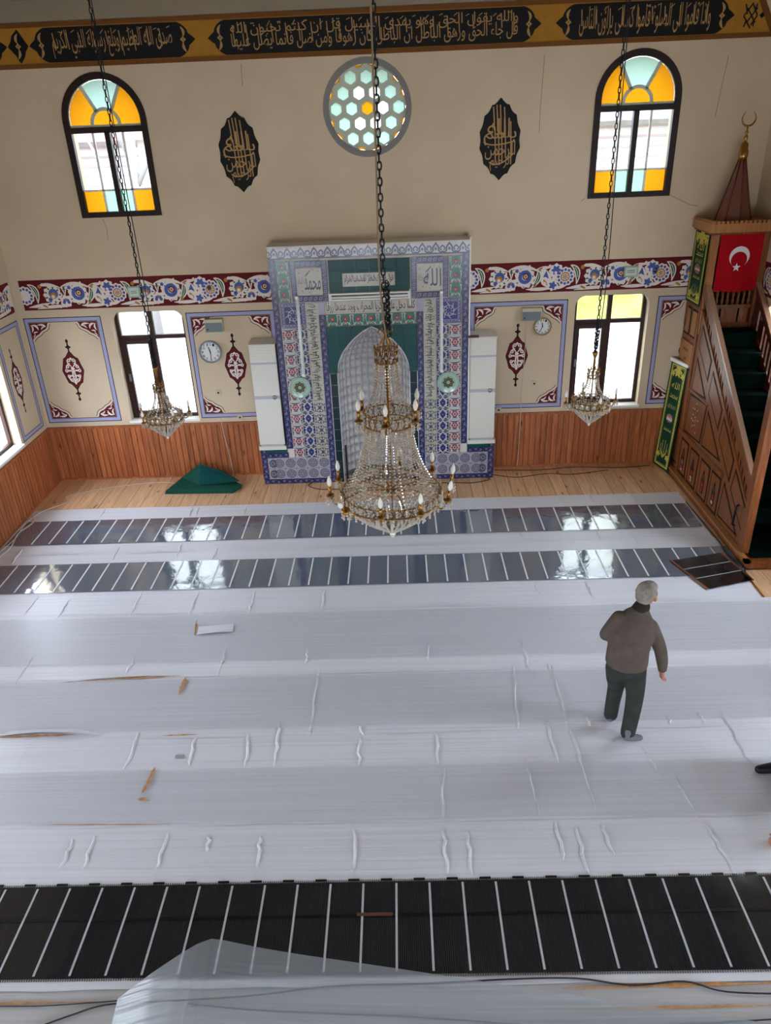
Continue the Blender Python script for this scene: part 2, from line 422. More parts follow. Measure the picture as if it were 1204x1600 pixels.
# ------------------------------------------------------------------ the setting
floor = MB().box(XL-TH, XR+TH, YREAR-TH, D+TH, -.14, -.022, FLOORW).build('floor', None, kind='structure')
y0 = 10.02
pl = {}
x = XL+.002; k = 0
while x < 4.17:
    w = random.choice((.19, .21, .21, .23)); w = min(w, 4.19-x)
    key = round(w, 3)
    if key not in pl: pl[key] = MB().box(0, w-.006, 0, D-.004-y0, -.022, 0, FLOORW).mesh('plank')
    place(pl[key], 'plank', floor, (x, y0, random.uniform(-.001, .001))); x += w
for a, b, c, d in [(4.2, XR, y0-2.6, 8.0)]:
    xx = a
    while xx < b-.05:
        place(MB().box(0, .2, 0, d-c, -.022, 0, FLOORW).mesh('plank'), 'plank', floor, (xx, c, 0)); xx += .206
ceil_ = MB().box(XL-TH, XR+TH, YREAR-TH, D+TH, ZC, ZC+.2, CEILM).build('ceiling', None, kind='structure')

cut = []
for c, h, a, b in LOW_B: cut.append(MB(FB).prism(rrect(c-h, c+h, a, b, .16), -TH-.1, .1, WHITEP))
for c, h, a, b in UPP_B: cut.append(MB(FB).prism(archpts(c, h-.02, a+.02, 5.26, 24, .55), -TH-.1, .1, WHITEP))
cut.append(MB(FB).prism(circ(ROSE[0], ROSE[1], ROSE[2], 40), -TH-.1, .1, WHITEP))
wback = wall('wall_back', MB().box(XL-TH, XR+TH, D, D+TH, -.1, ZC, PLASTER), cut)
def side(fr, name):
    cs = [MB(fr).prism(rrect(c-.55, c+.55, 1.0, 2.72, .16), -TH-.1, .1, WHITEP) for c in LOW_S]
    if fr is FR: cs += [MB(fr).prism(archpts(c, .55, 4.07, 5.26, 24), -TH-.1, .1, WHITEP) for c in UPP_S]
    b = MB(); xx = (XL-TH, XL) if fr is FL else (XR, XR+TH)
    b.box(xx[0], xx[1], YREAR, D, -.1, ZC, PLASTER)
    return wall(name, b, cs)
wleft = side(FL, 'wall_left'); wright = side(FR, 'wall_right')
FRR = lambda u, v, h: (u, YREAR+h, v)
cs = []
for c, h in REAR:
    cs.append(MB(FRR).prism(rrect(c-h, c+h, .7, 2.7, .1), -TH-.1, .1, WHITEP))
wrear = wall('wall_rear', MB().box(XL-TH, XR+TH, YREAR-TH, YREAR, -.1, ZC, PLASTER), cs)

# ------------------------------------------------------------------ windows
wn = [0]
def win_root(fr, u, v):
    wn[0] += 1
    return empty('window_%d' % wn[0], fr(u, v, 0), kind='structure')
def low_window(fr, c, h=.545, z0=1.0, z1=2.72, mirror=1, detail=True):
    CL = DIMMED if fr is FB else CLEAR; FG = FROST if fr is FB else CLEAR
    r = win_root(fr, c, z0); y = -.13
    F_ = MB(fr)
    X0, X1 = c-h, c+h; mx = c+.0*mirror; zt = 2.30
    F_.ring([(X0-.02, z0-.02), (X1+.02, z0-.02), (X1+.02, z1+.02), (X0-.02, z1+.02)], [(X0+.055, z0+.055), (X1-.055, z0+.055), (X1-.055, z1-.03), (X0+.055, z1-.03)], y-.05, y, FRAMEB)
    F_.box(mx-.034, mx+.034, z0+.05, z1-.03, y-.05, y, FRAMEB).box(X0+.05, X1-.05, zt-.03, zt+.03, y-.052, y-.002, FRAMEB)
    F_.build('frame', r)
    sl = -1
    a, b = X0+.05, mx-.03
    MB(fr).ring([(a, z0+.05), (b, z0+.05), (b, zt-.028), (a, zt-.028)], [(a+.065, z0+.115), (b-.065, z0+.115), (b-.065, zt-.1), (a+.065, zt-.1)], y-.03, y+.018, FRAMEB).build('sash', r)
    if detail: MB(fr).box(a+.02, a+.045, 1.62, 1.74, y+.018, y+.05, STEEL).build('handle', r)
    for (p, q, s, t, g) in ((X0+.05, mx-.03, zt+.03, z1-.02, CL), (mx+.03, X1-.05, zt+.03, z1-.02, CL), (a+.06, b-.06, z0+.11, zt-.095, FG), (mx+.03, X1-.05, z0+.05, zt-.03, FG)):
        MB(fr).poly([(p, s), (q, s), (q, t), (p, t)], y-.033, g).build('pane', r)
    # white window board filling the sill
    MB(fr).box(X0-.02, X1+.02, z0-.03, z0+.004, y, .035, WHITEP).build('sill', r)
    return r
low_window(FB, -3.775); low_window(FB, 3.185)
for c in LOW_S:
    low_window(FL, c, .55, detail=False); low_window(FR, c, .55, detail=False)
def up_window(c, h=.568, z0=4.05, zs=5.26):
    r = win_root(FB, c, z0); y0_, y1_ = -.06, .012
    out = archpts(c, h, z0, zs, 24, .57); inn = archpts(c, h-.085, z0+.07, zs, 24, .485)
    MB(FB).ring(out, inn, y0_, y1_, FRAMED).box(c-h+.06, c+h-.06, 5.115, 5.185, y0_, y1_-.003, FRAMED).box(c-.035, c+.035, z0+.05, 5.13, y0_, y1_-.003, FRAMED).build('frame', r)
    X0, X1 = c-h+.085, c+h-.085; g0, g1 = -.045, -.04; b0, b1 = -.05, -.022
    zl = 4.40                        # row of coloured panes at the foot
    cm = MB(FB)
    rr = .165; R = .485; zb = 5.215
    cm.box(X0, X1, 5.18, zb, b0, b1, CAME)
    a1, a2 = radians(58), radians(122)
    cm.ring(arcpts(c, zb, rr+.042, 0, pi, 14), arcpts(c, zb, rr, 0, pi, 14), b0, b1, CAME)
    def edge(a): return (c+R*cos(a)*.99, zs+.485*sin(a)*.99)
    for a in (a1, a2):
        p0 = (c+(rr+.02)*cos(a), zb+(rr+.02)*sin(a)); p1 = edge(a)
        dx, dy = p1[0]-p0[0], p1[1]-p0[1]; l = sqrt(dx*dx+dy*dy); ox, oy = -dy/l*.020, dx/l*.020
        cm.prism([(p0[0]-ox, p0[1]-oy), (p1[0]-ox, p1[1]-oy), (p1[0]+ox, p1[1]+oy), (p0[0]+ox, p0[1]+oy)], b0, b1, CAME)
    for s in (-1, 1): cm.box(c+s*.205-.014, c+s*.205+.014, z0+.06, 5.12, b0, b1, WHITEP)
    cm.box(X0, X1, zl-.012, zl+.012, b0, b1, WHITEP)
    cm.build('came', r)
    def pane(pts, g): MB(FB).poly(pts, g0, g).build('pane', r)
    pane(arcpts(c, zb, rr, 0, pi, 12), AMBER)
    pane(arcpts(c, zb, rr+.03, a1, a2, 6)+[edge(a2-(a2-a1)*k/6) for k in range(7)], AQUA)
    for s in (0, 1):
        A0, A1 = (0, a1) if s == 0 else (a2, pi)
        pane(([(c+R*.99, zb-.02), (c+rr, zb-.02)] if s == 0 else [])+arcpts(c, zb, rr+.03, A0, A1, 6)+([(c-rr, zb-.02), (c-R*.99, zb-.02)] if s else [])+[edge(A1-(A1-A0)*k/6) for k in range(7)], AMBER)
    cols = [X0, c-.205, c-.035, c+.035, c+.205, X1]
    for k, g in ((0, AMBER), (1, MINT), (3, MINT), (4, AMBER)):
        pane([(cols[k], z0+.06), (cols[k+1], z0+.06), (cols[k+1], zl-.01), (cols[k], zl-.01)], g)
        pane([(cols[k], zl+.01), (cols[k+1], zl+.01), (cols[k+1], 5.12), (cols[k], 5.12)], DIMMED)
    return r
up_window(-3.865); up_window(3.255)
def rose():
    cx, cz, R = ROSE; r = win_root(FB, cx, cz-R)
    MB(FB).ring(circ(cx, cz, R, 40), circ(cx, cz, R-.012, 40), -.1, -.004, GREYRING).build('frame', r)
    p = .2085; hr = .083
    def clip(pts):
        q = []
        for a, b in zip(pts, pts[1:]+pts[:1]):
            ia = (a[0]-cx)**2+(a[1]-cz)**2 < (R-.012)**2; ib = (b[0]-cx)**2+(b[1]-cz)**2 < (R-.012)**2
            if ia: q.append(a)
            if ia != ib:
                lo, hi = (a, b) if ia else (b, a)
                for _ in range(20):
                    m = ((lo[0]+hi[0])/2, (lo[1]+hi[1])/2)
                    if (m[0]-cx)**2+(m[1]-cz)**2 < (R-.012)**2: lo = m
                    else: hi = m
                q.append(lo)
        return q
    lat = MB(FB)
    for j in range(-4, 5):
        for i in range(-4, 5):
            x = cx+(i+(j % 2)*.5)*p; z = cz+j*p*.866
            d = sqrt((x-cx)**2+(z-cz)**2)/p
            if d*p > R+.11: continue
            hexa = [(x+hr*cos(pi/2+k*pi/3), z+hr*sin(pi/2+k*pi/3)) for k in range(6)]
            cell = [(x+p*.58*cos(pi/2+k*pi/3), z+p*.58*sin(pi/2+k*pi/3)) for k in range(6)]
            g = AMBER if d < .2 or d > 2.05 else (MILK if d < 1.2 and not (i == -1 and j == 0) else AQUA)
            # concrete-like lattice cell with a hexagonal hole
            for k in range(6):
                q = clip([cell[k], cell[(k+1) % 6], hexa[(k+1) % 6], hexa[k]])
                if len(q) > 2: lat.prism(q, -.075, -.03, CAME)
            q = clip(hexa)
            if len(q) > 2: MB(FB).poly(q, -.058, g).build('pane', r)
    lat.build('lattice', r)
rose()
def plain_window(fr, c, h, z0, z1, arch=None):
    r = win_root(fr, c, z0); y = -.12
    o = archpts(c, h, z0, arch, 24) if arch else rrect(c-h, c+h, z0, z1, .1)
    i = archpts(c, h-.07, z0+.07, arch, 24) if arch else rrect(c-h+.07, c+h-.07, z0+.07, z1-.07, .06)
    MB(fr).ring(o, i, y-.05, y, FRAMED).box(c-.03, c+.03, z0+.04, z1-.02, y-.05, y-.002, FRAMED).box(c-h+.02, c+h-.02, z0+(z1-z0)*.62, z0+(z1-z0)*.62+.05, y-.05, y-.002, FRAMED).build('frame', r)
    MB(fr).poly(i, y-.028, CLEAR).build('pane', r)
for c in UPP_S:
    plain_window(FR, c, .55, 4.07, 5.8, 5.26)
for c, h in REAR:
    plain_window(FRR, c, h, .7, 2.7)

# ------------------------------------------------------------------ wainscot, friezes, painted panels
PW = .088
plank_b = MB().box(0, PW-.014, -.020, 0, 0, .895, WAINS).box(PW-.014, PW, -.002, 0, 0, .895, WAINS).mesh('plank')
plank_l = MB().box(0, .020, 0, PW-.014, 0, .895, WAINS).box(0, .002, PW-.014, PW, 0, .895, WAINS).mesh('plank')
x = XL+.02
while x < 4.26:
    if not (-2.21-PW < x < 1.43): place(plank_b, 'plank', wback, (x, D-.001, .001))
    x += PW
y = 5.4
while y < D-.03:
    place(plank_l, 'plank', wleft, (XL+.001, y, .001)); y += PW
plank_r = MB().box(-.020, 0, 0, PW-.014, 0, .895, WAINS).box(-.002, 0, PW-.014, PW, 0, .895, WAINS).mesh('plank')
y = 4.4
while y < 8.0:
    place(plank_r, 'plank', wright, (XR-.001, y, .001)); y += PW
MB(FR).box(4.4, 8.03, .895, .93, 0, .03, WAINS).build('wainscot_cap', wright)
MB(FB).box(XL, -2.2, .895, .93, 0, .03, WAINS).build('wainscot_cap', wback)
MB(FB).box(1.42, 4.3, .895, .93, 0, .03, WAINS).build('wainscot_cap', wback)
MB(FL).box(5.4, D-.03, .895, .93, 0, .03, WAINS).build('wainscot_cap', wleft)
MB(FL).box(5.4, D-.03, 0, .03, .018, .03, WAINS).build('baseboard', wleft)
MB(FB).box(XL+.03, -2.22, 0, .03, .018, .03, WAINS).build('baseboard', wback)
MB(FB).box(1.44, 4.1, 0, .03, .018, .03, WAINS).build('baseboard', wback)

def frieze_unit(b, u0, lo, hi, z0=2.79, h0=.0025):
    """one repeat of the painted flower frieze, clipped to lo..hi along the wall"""
    H1, H2, H3, H4 = h0, h0+.0006, h0+.0012, h0+.0018
    def ok(u, r): return lo+r*.9 < u0+u < hi-r*.9
    def P(pts): return [(min(max(u0+a, lo), hi), z0+c) for a, c in pts]
    def vis(pts): return any(lo < u0+a < hi for a, c in pts)
    def st(pts, w, h, m, **k):
        if vis(pts): b.stroke(P(pts), w, h, m, **k)
    def dk(u, v, r, h, m, n=12, **k):
        if lo-r < u0+u < hi+r:
            c = MB(); c.disc(u0+u, z0+v, r, 0, m, n, **k); q = [(min(max(p[0], lo), hi), p[1]) for p in c.V]
            if max(p[0] for p in q)-min(p[0] for p in q) > .004: b.poly(q, h, m)
    def blob(u, v, r, n=11, amp=.10): dk(u, v, r, H1, OFFW, n*4, scal=n, amp=amp)
    # scrolls
    st(bez((.22, .345), (.36, .40), (.56, .31)), .05, H1, OFFW, taper=True)
    st(bez((.56, .33), (.78, .42), (1.0, .30)), .055, H1, OFFW, taper=True)
    st(bez((.02, .045), (.2, .06), (.36, .10)), .05, H1, OFFW, taper=True)
    st(bez((.14, .02), (.42, .06), (.66, .045)), .05, H1, OFFW, taper=True)
    st(bez((.82, .05), (1.0, .04), (1.24, .06)), .05, H1, OFFW, taper=True)
    st(bez((.94, .31), (1.06, .36), (1.18, .35)), .05, H1, OFFW, taper=True)
    st(bez((1.2, .06), (1.32, .05), (1.42, .10)), .045, H1, OFFW, taper=True)
    for u, v in ((.3, .37), (.4, .36), (.7, .37), (.86, .37), (.3, .06), (.5, .045), (.56, .07), (.9, .05), (1.05, .045), (1.15, .37)):
        if ok(u, .03): b.disc(u0+u, z0+v, .028, H1, OFFW, 9, ry=.016, rot=u*9)
    # pinwheel rosette
    blob(0, .215, .135, 12, .05)
    for k in range(12): dk(.098*cos(k*pi/6), .215+.098*sin(k*pi/6), .021, H2, PBLUE, 8)
    if ok(0, .1):
        b.annul(u0, z0+.215, .05, .068, H2, OCHRE, 16)
        for k in range(8): b.stroke(P([(.02*cos(k*pi/4), .215+.02*sin(k*pi/4)), (.045*cos(k*pi/4+.5), .215+.045*sin(k*pi/4+.5))]), .01, H2, MAROON)
        b.disc(u0, z0+.215, .016, H2, OCHRE, 8)
    # feathered leaves
    for pts in (bez((.07, .375), (.22, .33), (.17, .10)), bez((.98, .33), (1.05, .20), (.90, .07))):
        st(pts, .088, H1, OFFW, taper=True); st(pts[1:-1], .05, H2, PGREEN, taper=True)
        st(pts[2:-2], .008, H3, OFFW)
    # flowers
    blob(.42, .215, .135, 10, .09)
    for k in range(9): dk(.42+.105*cos(k*.7), .215+.105*sin(k*.7), .02, H2, PGREEN, 7, ry=.012, rot=k*.7)
    dk(.43, .235, .072, H2, PBLUE); dk(.425, .205, .048, H3, OCHRE); dk(.42, .19, .026, H4, OFFW); dk(.37, .15, .032, H3, PBLUE, 10, scal=5, amp=.2)
    if ok(.60, .08):
        b.disc(u0+.60, z0+.12, .085, H1, OFFW, 28, scal=7, amp=.14)
        for k in range(5): b.disc(u0+.60+.035*cos(pi*k/4), z0+.10+.04*sin(pi*k/4), .024, H2, PBLUE, 8)
        b.disc(u0+.60, z0+.145, .018, H3, OCHRE, 8)
        b.stroke(P([(.57, .33), (.60, .20), (.63, .33)]), .03, H1, OFFW); b.disc(u0+.60, z0+.30, .03, H2, PGREEN, 3, rot=pi/2)
    blob(.80, .215, .145, 11, .08)
    if ok(.8, .1):
        b.annul(u0+.80, z0+.225, .045, .098, H2, PBLUE, 18); b.annul(u0+.81, z0+.235, .03, .048, H3, MAROON, 12); b.disc(u0+.81, z0+.235, .022, H3, OCHRE, 8)
        for k in range(6): b.disc(u0+.80+.12*cos(k+3.6), z0+.2+.12*sin(k+3.6), .012, H2, PBLUE, 6)
    dk(.68, .315, .045, H1, OFFW, 10); dk(.68, .315, .028, H2, PBLUE, 10, scal=5, amp=.2)
    if ok(1.10, .1):
        b.disc(u0+1.10, z0+.2, .135, H1, OFFW, 22, ry=.085, rot=2.0, scal=9, amp=.06)
        b.prism(P([(1.06, .21), (1.11, .31), (1.15, .19), (1.10, .22)]), H1, H2, PBLUE)
        b.disc(u0+1.1, z0+.14, .05, H2, OCHRE, 10, ry=.018, rot=2.2); b.disc(u0+1.1, z0+.13, .03, H3, OFFW, 8, ry=.012, rot=2.2)
    if ok(1.25, .1):
        b.disc(u0+1.25, z0+.30, .10, H1, OFFW, 32, scal=8, amp=.10); b.stroke(P([(1.24, .25), (1.22, .15)]), .06, H1, OFFW)
        b.disc(u0+1.25, z0+.31, .06, H2, PBLUE, 24, scal=6, amp=.25); b.disc(u0+1.245, z0+.275, .022, H3, OFFW, 8)
        b.disc(u0+1.21, z0+.095, .075, H1, OFFW, 21, scal=7, amp=.15); b.disc(u0+1.21, z0+.095, .05, H2, PBLUE, 20, scal=5, amp=.3)
    dk(.245, .34, .03, H2, OCHRE, 7); dk(.27, .055, .045, H2, OCHRE, 10, ry=.016, rot=-.5); dk(.95, .1, .025, H2, OCHRE, 8); dk(1.02, .335, .04, H2, OCHRE, 8, ry=.016, rot=.5)
def frieze(fr, lo, hi, first, parent):
    b = MB(fr); b.box(lo, hi, 2.79, 3.225, 0, .002, MAROON)
    u = first
    while u < hi: frieze_unit(b, u, lo, hi); u += 1.385
    return b.build('painted_frieze', parent)
frieze(FB, -5.585, -1.80, -5.53, wback)
frieze(FB, 1.02, 4.95, 1.10-.03, wback)
frieze(FL, 4.5, D-.09, 5.0, wleft)
frieze(FR, 4.5, D-.09, 5.0, wright)

def corner_art(b, cu, cv, su, sv, s=.29):
    """maroon corner spandrel with white flames; su,sv point into the panel"""
    T = lambda pts: [(cu+su*a*s, cv+sv*c*s) for a, c in pts]
    edge = [(0, 0), (1.0, 0), (.93, .10), (.90, .26), (.78, .40), (.62, .48), (.50, .58), (.40, .70), (.22, .80), (.10, .92), (0, 1.06)]
    edge = [(a, c*.83) for a, c in edge]
    q = T(edge)
    b.poly(q, .0016, MAROON)
    off = T([(a+.09, c+.075) for a, c in edge[1:]]); b.stroke(off, .009, .0018, DKBR)
    off = T([(a+.035, c+.03) for a, c in edge[1:]]); b.stroke(off, .012, .0018, OFFW)
    for pts, w in ((bez((.06, .10), (.22, .30), (.05, .52)), .075), (bez((.10, .12), (.42, .10), (.40, .42)), .095), (bez((.40, .12), (.72, .06), (.84, .22)), .085), (bez((.84, .22), (.62, .20), (.56, .40)), .055), (bez((.12, .60), (.20, .50), (.36, .52)), .06), (bez((.05, .85), (.16, .70), (.2, .62)), .04)):
        b.stroke(T([(a, c*.9) for a, c in pts]), w*s*1.25, .0022, OFFW, taper=True)
def panel(fr, u0, u1, z0, z1, parent, corners=(1, 1, 1, 1)):
    b = MB(fr)
    for off, w, h, m in ((0, .012, .0012, INKD), (.031, .05, .0010, LAV), (.062, .009, .0012, INKD)):
        o = off
        a = [(u0+o-w/2, z0+o-w/2), (u1-o+w/2, z0+o-w/2), (u1-o+w/2, z1-o+w/2), (u0+o-w/2, z1-o+w/2)]
        c = [(u0+o+w/2, z0+o+w/2), (u1-o-w/2, z0+o+w/2), (u1-o-w/2, z1-o-w/2), (u0+o+w/2, z1-o-w/2)]
        b.ring(a, c, 0, h, m)
    b.build('painted_border', parent)
    for k, (cu, cv, su, sv) in enumerate(((u0+.07, z0+.07, 1, 1), (u1-.07, z0+.07, -1, 1), (u1-.07, z1-.07, -1, -1), (u0+.07, z1-.07, 1, -1))):
        if corners[k]:
            c = MB(fr); corner_art(c, cu, cv, su, sv); c.build('corner_ornament', parent)
def medallion(fr, u, parent, zc=1.85, k=1.0):
    b = MB(fr); N = 40
    def outline(rx, rz):
        q = []
        for i in range(N):
            t = 2*pi*i/N; e = abs(sin(t))
            rr = (1-.10*abs(sin(4*t)))*(1 if e < .85 else 1+(e-.85)*.9)
            q.append((u+rx*k*cos(t)*(1-.25*e**4)*rr, zc+rz*sin(t)*rr))
        return q
    b.poly(outline(.165, .268), .0012, MAROON); b.stroke(outline(.167, .272), .010, .0014, DKBR, closed=True)
    A = lambda a, c: (u+a*k, zc+c)
    for s in (-1, 1):
        for pts, w in (([A(0, -.22), A(s*.02, -.1), A(s*.01, .0)], .018), (bez(A(0, -.02), A(s*.07, .03), A(s*.11, -.03)), .022), (bez(A(0, -.2), A(s*.09, -.16), A(s*.10, -.06)), .016), (bez(A(0, .05), A(s*.06, .10), A(s*.07, .17)), .018), (bez(A(s*.02, .12), A(s*.09, .1), A(s*.11, .02)), .016), (bez(A(0, -.1), A(s*.04, -.06), A(s*.09, -.1)), .02)):
            b.stroke(pts, w*1.2, .0018, OFFW, taper=len(pts) > 3)
        for a, c in ((.075, .065), (.08, -.09), (.035, .165), (.10, .0), (.05, -.15)):
            b.annul(*A(s*a, c), .011, .027, .002, OFFW, 10)
    b.disc(*A(0, .03), .03, .0022, OFFW, 10, scal=5, amp=.2); b.disc(*A(0, .19), .018, .002, OFFW, 8); b.disc(*A(0, -.19), .022, .002, OFFW, 8)
    for s in (-1, 1):
        z1 = zc+s*.27
        b.stroke([(u, z1), (u, z1+s*.20)], .012, .0012, DKBR)
        b.disc(u, z1+s*.045, .014, .0013, DKBR, 8, ry=.02); b.disc(u, z1+s*.10, .036*k, .0014, DKBR, 16, ry=.034, scal=4, amp=.3)
        b.disc(u, z1+s*.15, .014, .0013, DKBR, 8); b.disc(u, z1+s*.192, .022*k, .0014, DKBR, 10, ry=.03)
    b.build('painted_medallion', parent)
panel(FB, -5.645, -4.48, 1.01, 2.67, wback); medallion(FB, -5.07, wback)
panel(FB, -3.18, -1.86, 1.01, 2.67, wback); medallion(FB, -2.53, wback)
panel(FB, 1.08, 2.52, 1.01, 2.67, wback); medallion(FB, 1.80, wback)
panel(FB, 3.86, 4.99, 1.01, 2.67, wback); medallion(FB, 4.43, wback)
panel(FL, 10.58, 11.29, 1.01, 2.67, wleft, (0, 0, 0, 0)); medallion(FL, 10.86, wleft, 1.87, .8)
panel(FL, 8.05, 9.3, 1.01, 2.67, wleft); medallion(FL, 8.65, wleft)
# grey painted ring round the rose window, hairline cracks in the plaster
MB(FB).ring(circ(ROSE[0], ROSE[1], .592, 44), circ(ROSE[0], ROSE[1], .525, 44), 0, .0015, GREYRING).build('painted_ring', wback)
CRACK = pm('plaster_crack', (120, 106, 92), .9, spec=.1)
for pts in ([(3.83, 4.06), (3.98, 3.99), (4.13, 3.92), (4.24, 3.90)], [(4.36, 5.7), (4.33, 5.35), (4.30, 5.0)], [(2.66, 4.06), (2.60, 4.02)], [(1.99, 5.8), (1.97, 5.2), (1.97, 4.9)], [(-4.15, 4.03), (-4.12, 3.9), (-4.13, 3.75)], [(-1.95, 5.85), (-1.96, 5.6)]):
    MB(FB).stroke(pts, .006, .0008, CRACK).build('plaster_crack', wback)

# ------------------------------------------------------------------ calligraphy band under the ceiling
band = empty('calligraphy_band', (XC, D, 5.9), label='black and gold band of Arabic calligraphy running under the ceiling', cat='wall decoration')
ZB0, ZB1 = 5.945, 6.345
FBD = FB
bx1 = 4.83
MB(FB).prism([(XL, ZB0), (bx1+.03, ZB0), (4.60, ZB1+.02), (XL, ZB1+.02)], 0, .006, BANDY).build('ground', band)
for z in (ZB0-.052, ZB1): MB(FB).box(XL, bx1+.1 if z < 6 else 4.62, z, z+.052, 0, .02, BANDB).build('border', band)
MB(FB).prism([(bx1+.02, ZB0-.02), (bx1+.10, ZB0-.02), (4.66, ZB1+.05), (4.58, ZB1+.05)], 0, .02, BANDB).build('border', band)
MB(FB).box(XL, XR, ZB1+.055, ZC, 0, .09, CEILM).build('cornice', wback)
def cart_outline(x0, x1):
    q = []; zm = (ZB0+ZB1)/2; hh = (ZB1-ZB0)/2-.008
    prof = [(0, 0), (.05, .22), (.085, .34), (.10, .55), (.13, .74), (.175, .9), (.22, 1.0)]
    right = [(x1-a, zm-c*hh) for a, c in prof[::-1]]+[(x1-a, zm+c*hh) for a, c in prof[1:]]
    left = [(x0+a, zm+c*hh) for a, c in prof[::-1]]+[(x0+a, zm-c*hh) for a, c in prof[1:]]
    return right+left
def spray(b, x, s):
    zm = (ZB0+ZB1)/2
    b.stroke(bez((x+s*.03, zm+.03), (x-s*.01, zm+.09), (x+s*.05, zm+.14), 6), .035, .0085, GOLDP, taper=True)
    b.stroke(bez((x+s*.03, zm-.03), (x+s*.05, zm-.09), (x+s*.0, zm-.14), 6), .035, .0085, GOLDP, taper=True)
    b.disc(x+s*.03, zm, .03, .009, GOLDP, 16, scal=4, amp=.25); b.disc(x+s*.03, zm, .01, .0095, BANDB, 6)
CARTS = [(-4.66, -2.50, [('صدق الله العظيم وبلغ رسوله النبي الكريم', 0, 1)]),
         (-2.34, 1.93, [('والله يقول الحق وهو يهدي السبيل قل ان كنتم تحبون الله', .42, 1), ('قل جاء الحق وزهق الباطل ان الباطل كان زهوقا ومن ضل فانما يضل عليها', 0, .62)]),
         (2.11, 4.36, [('واذا قاموا الى الصلوة قاموا كسالى يراؤن الناس', 0, 1)])]
zm = (ZB0+ZB1)/2
for x0, x1, rows in CARTS:
    c = MB(FB).prism(cart_outline(x0, x1), .004, .0075, BLACK).build('cartouche', band)
    s = MB(FB); spray(s, x0+.13, 1); spray(s, x1-.13, -1); s.build('gold_spray', c)
    w = MB(FB)
    m0, m1 = x0+.30, x1-.30
    for t, a, b_ in rows:
        w.text(t, m0, ZB0+.04+(ZB1-ZB0-.08)*a, m1, ZB0+.04+(ZB1-ZB0-.08)*b_, .0085, GOLDP)
    # tall uprights and vowel marks between the words
    rnd = random.Random(int((x0+9)*100))
    n = int((m1-m0)/.085)
    for k in range(n):
        u = m0+(k+.5)*(m1-m0)/n+rnd.uniform(-.02, .02)
        if k % 2 == 0: w.stroke([(u-.012, zm+.13), (u, zm-.02-rnd.random()*.08)], .012, .0083, GOLDP, taper=False)
        else: w.stroke([(u-.02, zm+.10+rnd.random()*.05), (u+.025, zm+.13+rnd.random()*.03)], .009, .0083, GOLDP)
    w.build('lettering', c)
e = [(-4.94, zm), (-4.89, zm+.06), (-4.865, zm+.12), (-4.80, zm+.17), (-4.79, zm+.19), (-4.77, zm+.17), (-4.73, zm+.10), (-4.69, zm+.03), (-4.67, zm), (-4.72, zm-.06), (-4.745, zm-.12), (-4.79, zm-.17), (-4.80, zm-.19), (-4.83, zm-.17), (-4.86, zm-.10), (-4.91, zm-.04)]
c = MB(FB).prism(e, .004, .0075, BLACK).build('cartouche', band)
s = MB(FB); spray(s, -4.835, 1); s.build('gold_spray', c)
MB(FB).prism(cart_outline(-5.9, -4.95)[0:13]+[(-5.69, ZB1-.01), (-5.69, ZB0+.01)], .004, .0075, BLACK).build('cartouche', band)
kn = MB(FB); kx, kz = 4.56, 6.13                      # knot motif at the end of the band
for a, c_ in (((-.10, 0), (.02, .16)), ((-.05, -.09), (.09, .10)), ((.02, -.12), (.10, 0)), ((-.10, 0), (.02, -.16)), ((-.06, .10), (.08, -.09)), ((.02, .14), (.10, 0)), ((-.09, .15), (-.05, .02)), ((-.08, -.14), (-.05, -.05)), ((.08, .15), (.05, .05)), ((.06, -.14), (.05, -.05))):
    kn.stroke([(kx+a[0]*.85, kz+a[1]*.85), (kx+c_[0]*.85, kz+c_[1]*.85)], .018, .0075, BLACK)
kn.disc(kx+.145, kz, .035, .0075, BLACK, 4); kn.build('knot_motif', band)

# ------------------------------------------------------------------ scalloped calligraphy medallions on the upper wall
def oval(cx, cz, label):
    b = MB(FB); q = []
    for i in range(120):
        t = 2*pi*i/120; e = abs(sin(t))
        rr = 1.03-.075*abs(cos(7*t))+max(0, e-.93)*1.1
        q.append((cx+.275*cos(t)*rr*(1-.10*e**3), cz+.455*sin(t)*rr))
    r = empty('calligraphy_plaque', (cx, D, cz-.48), label=label, cat='plaque', group='calligraphy plaques on the upper wall')
    b.prism(q, 0, .006, BLACK).build('board', r)
    w = MB(FB); h = .0068
    for k, (dx, z0, z1) in enumerate(((-.085, .12, .40), (-.04, .10, .42), (.005, .10, .42), (.06, .10, .39), (-.06, -.28, .16), (-.01, -.31, .10), (.03, -.27, .10), (.075, -.22, .20), (.15, -.30, .22))):
        w.stroke([(cx+dx-.012, cz+z1), (cx+dx, cz+(z0+z1)/2), (cx+dx+.006, cz+z0)], .015, h, GOLDP)
    w.text('بسم', cx-.22, cz-.06, cx+.22, cz+.10, h, GOLDP); w.text('الله', cx-.17, cz+.06, cx+.13, cz+.26, h, GOLDP)
    w.text('الرحمن', cx-.20, cz-.24, cx+.21, cz-.02, h, GOLDP); w.text('الرحيم', cx-.13, cz-.38, cx+.16, cz-.18, h, GOLDP)
    w.stroke(bez((cx-.22, cz-.02), (cx-.12, cz-.1), (cx+.2, cz-.02)), .016, h, GOLDP); w.stroke(bez((cx-.14, cz-.27), (cx+.0, cz-.36), (cx+.19, cz-.17)), .018, h, GOLDP)
    w.build('lettering', r)
oval(-2.10, 4.81, 'black scalloped calligraphy plaque on the wall left of the round window')
oval(1.445, 4.835, 'black scalloped calligraphy plaque on the wall right of the round window')

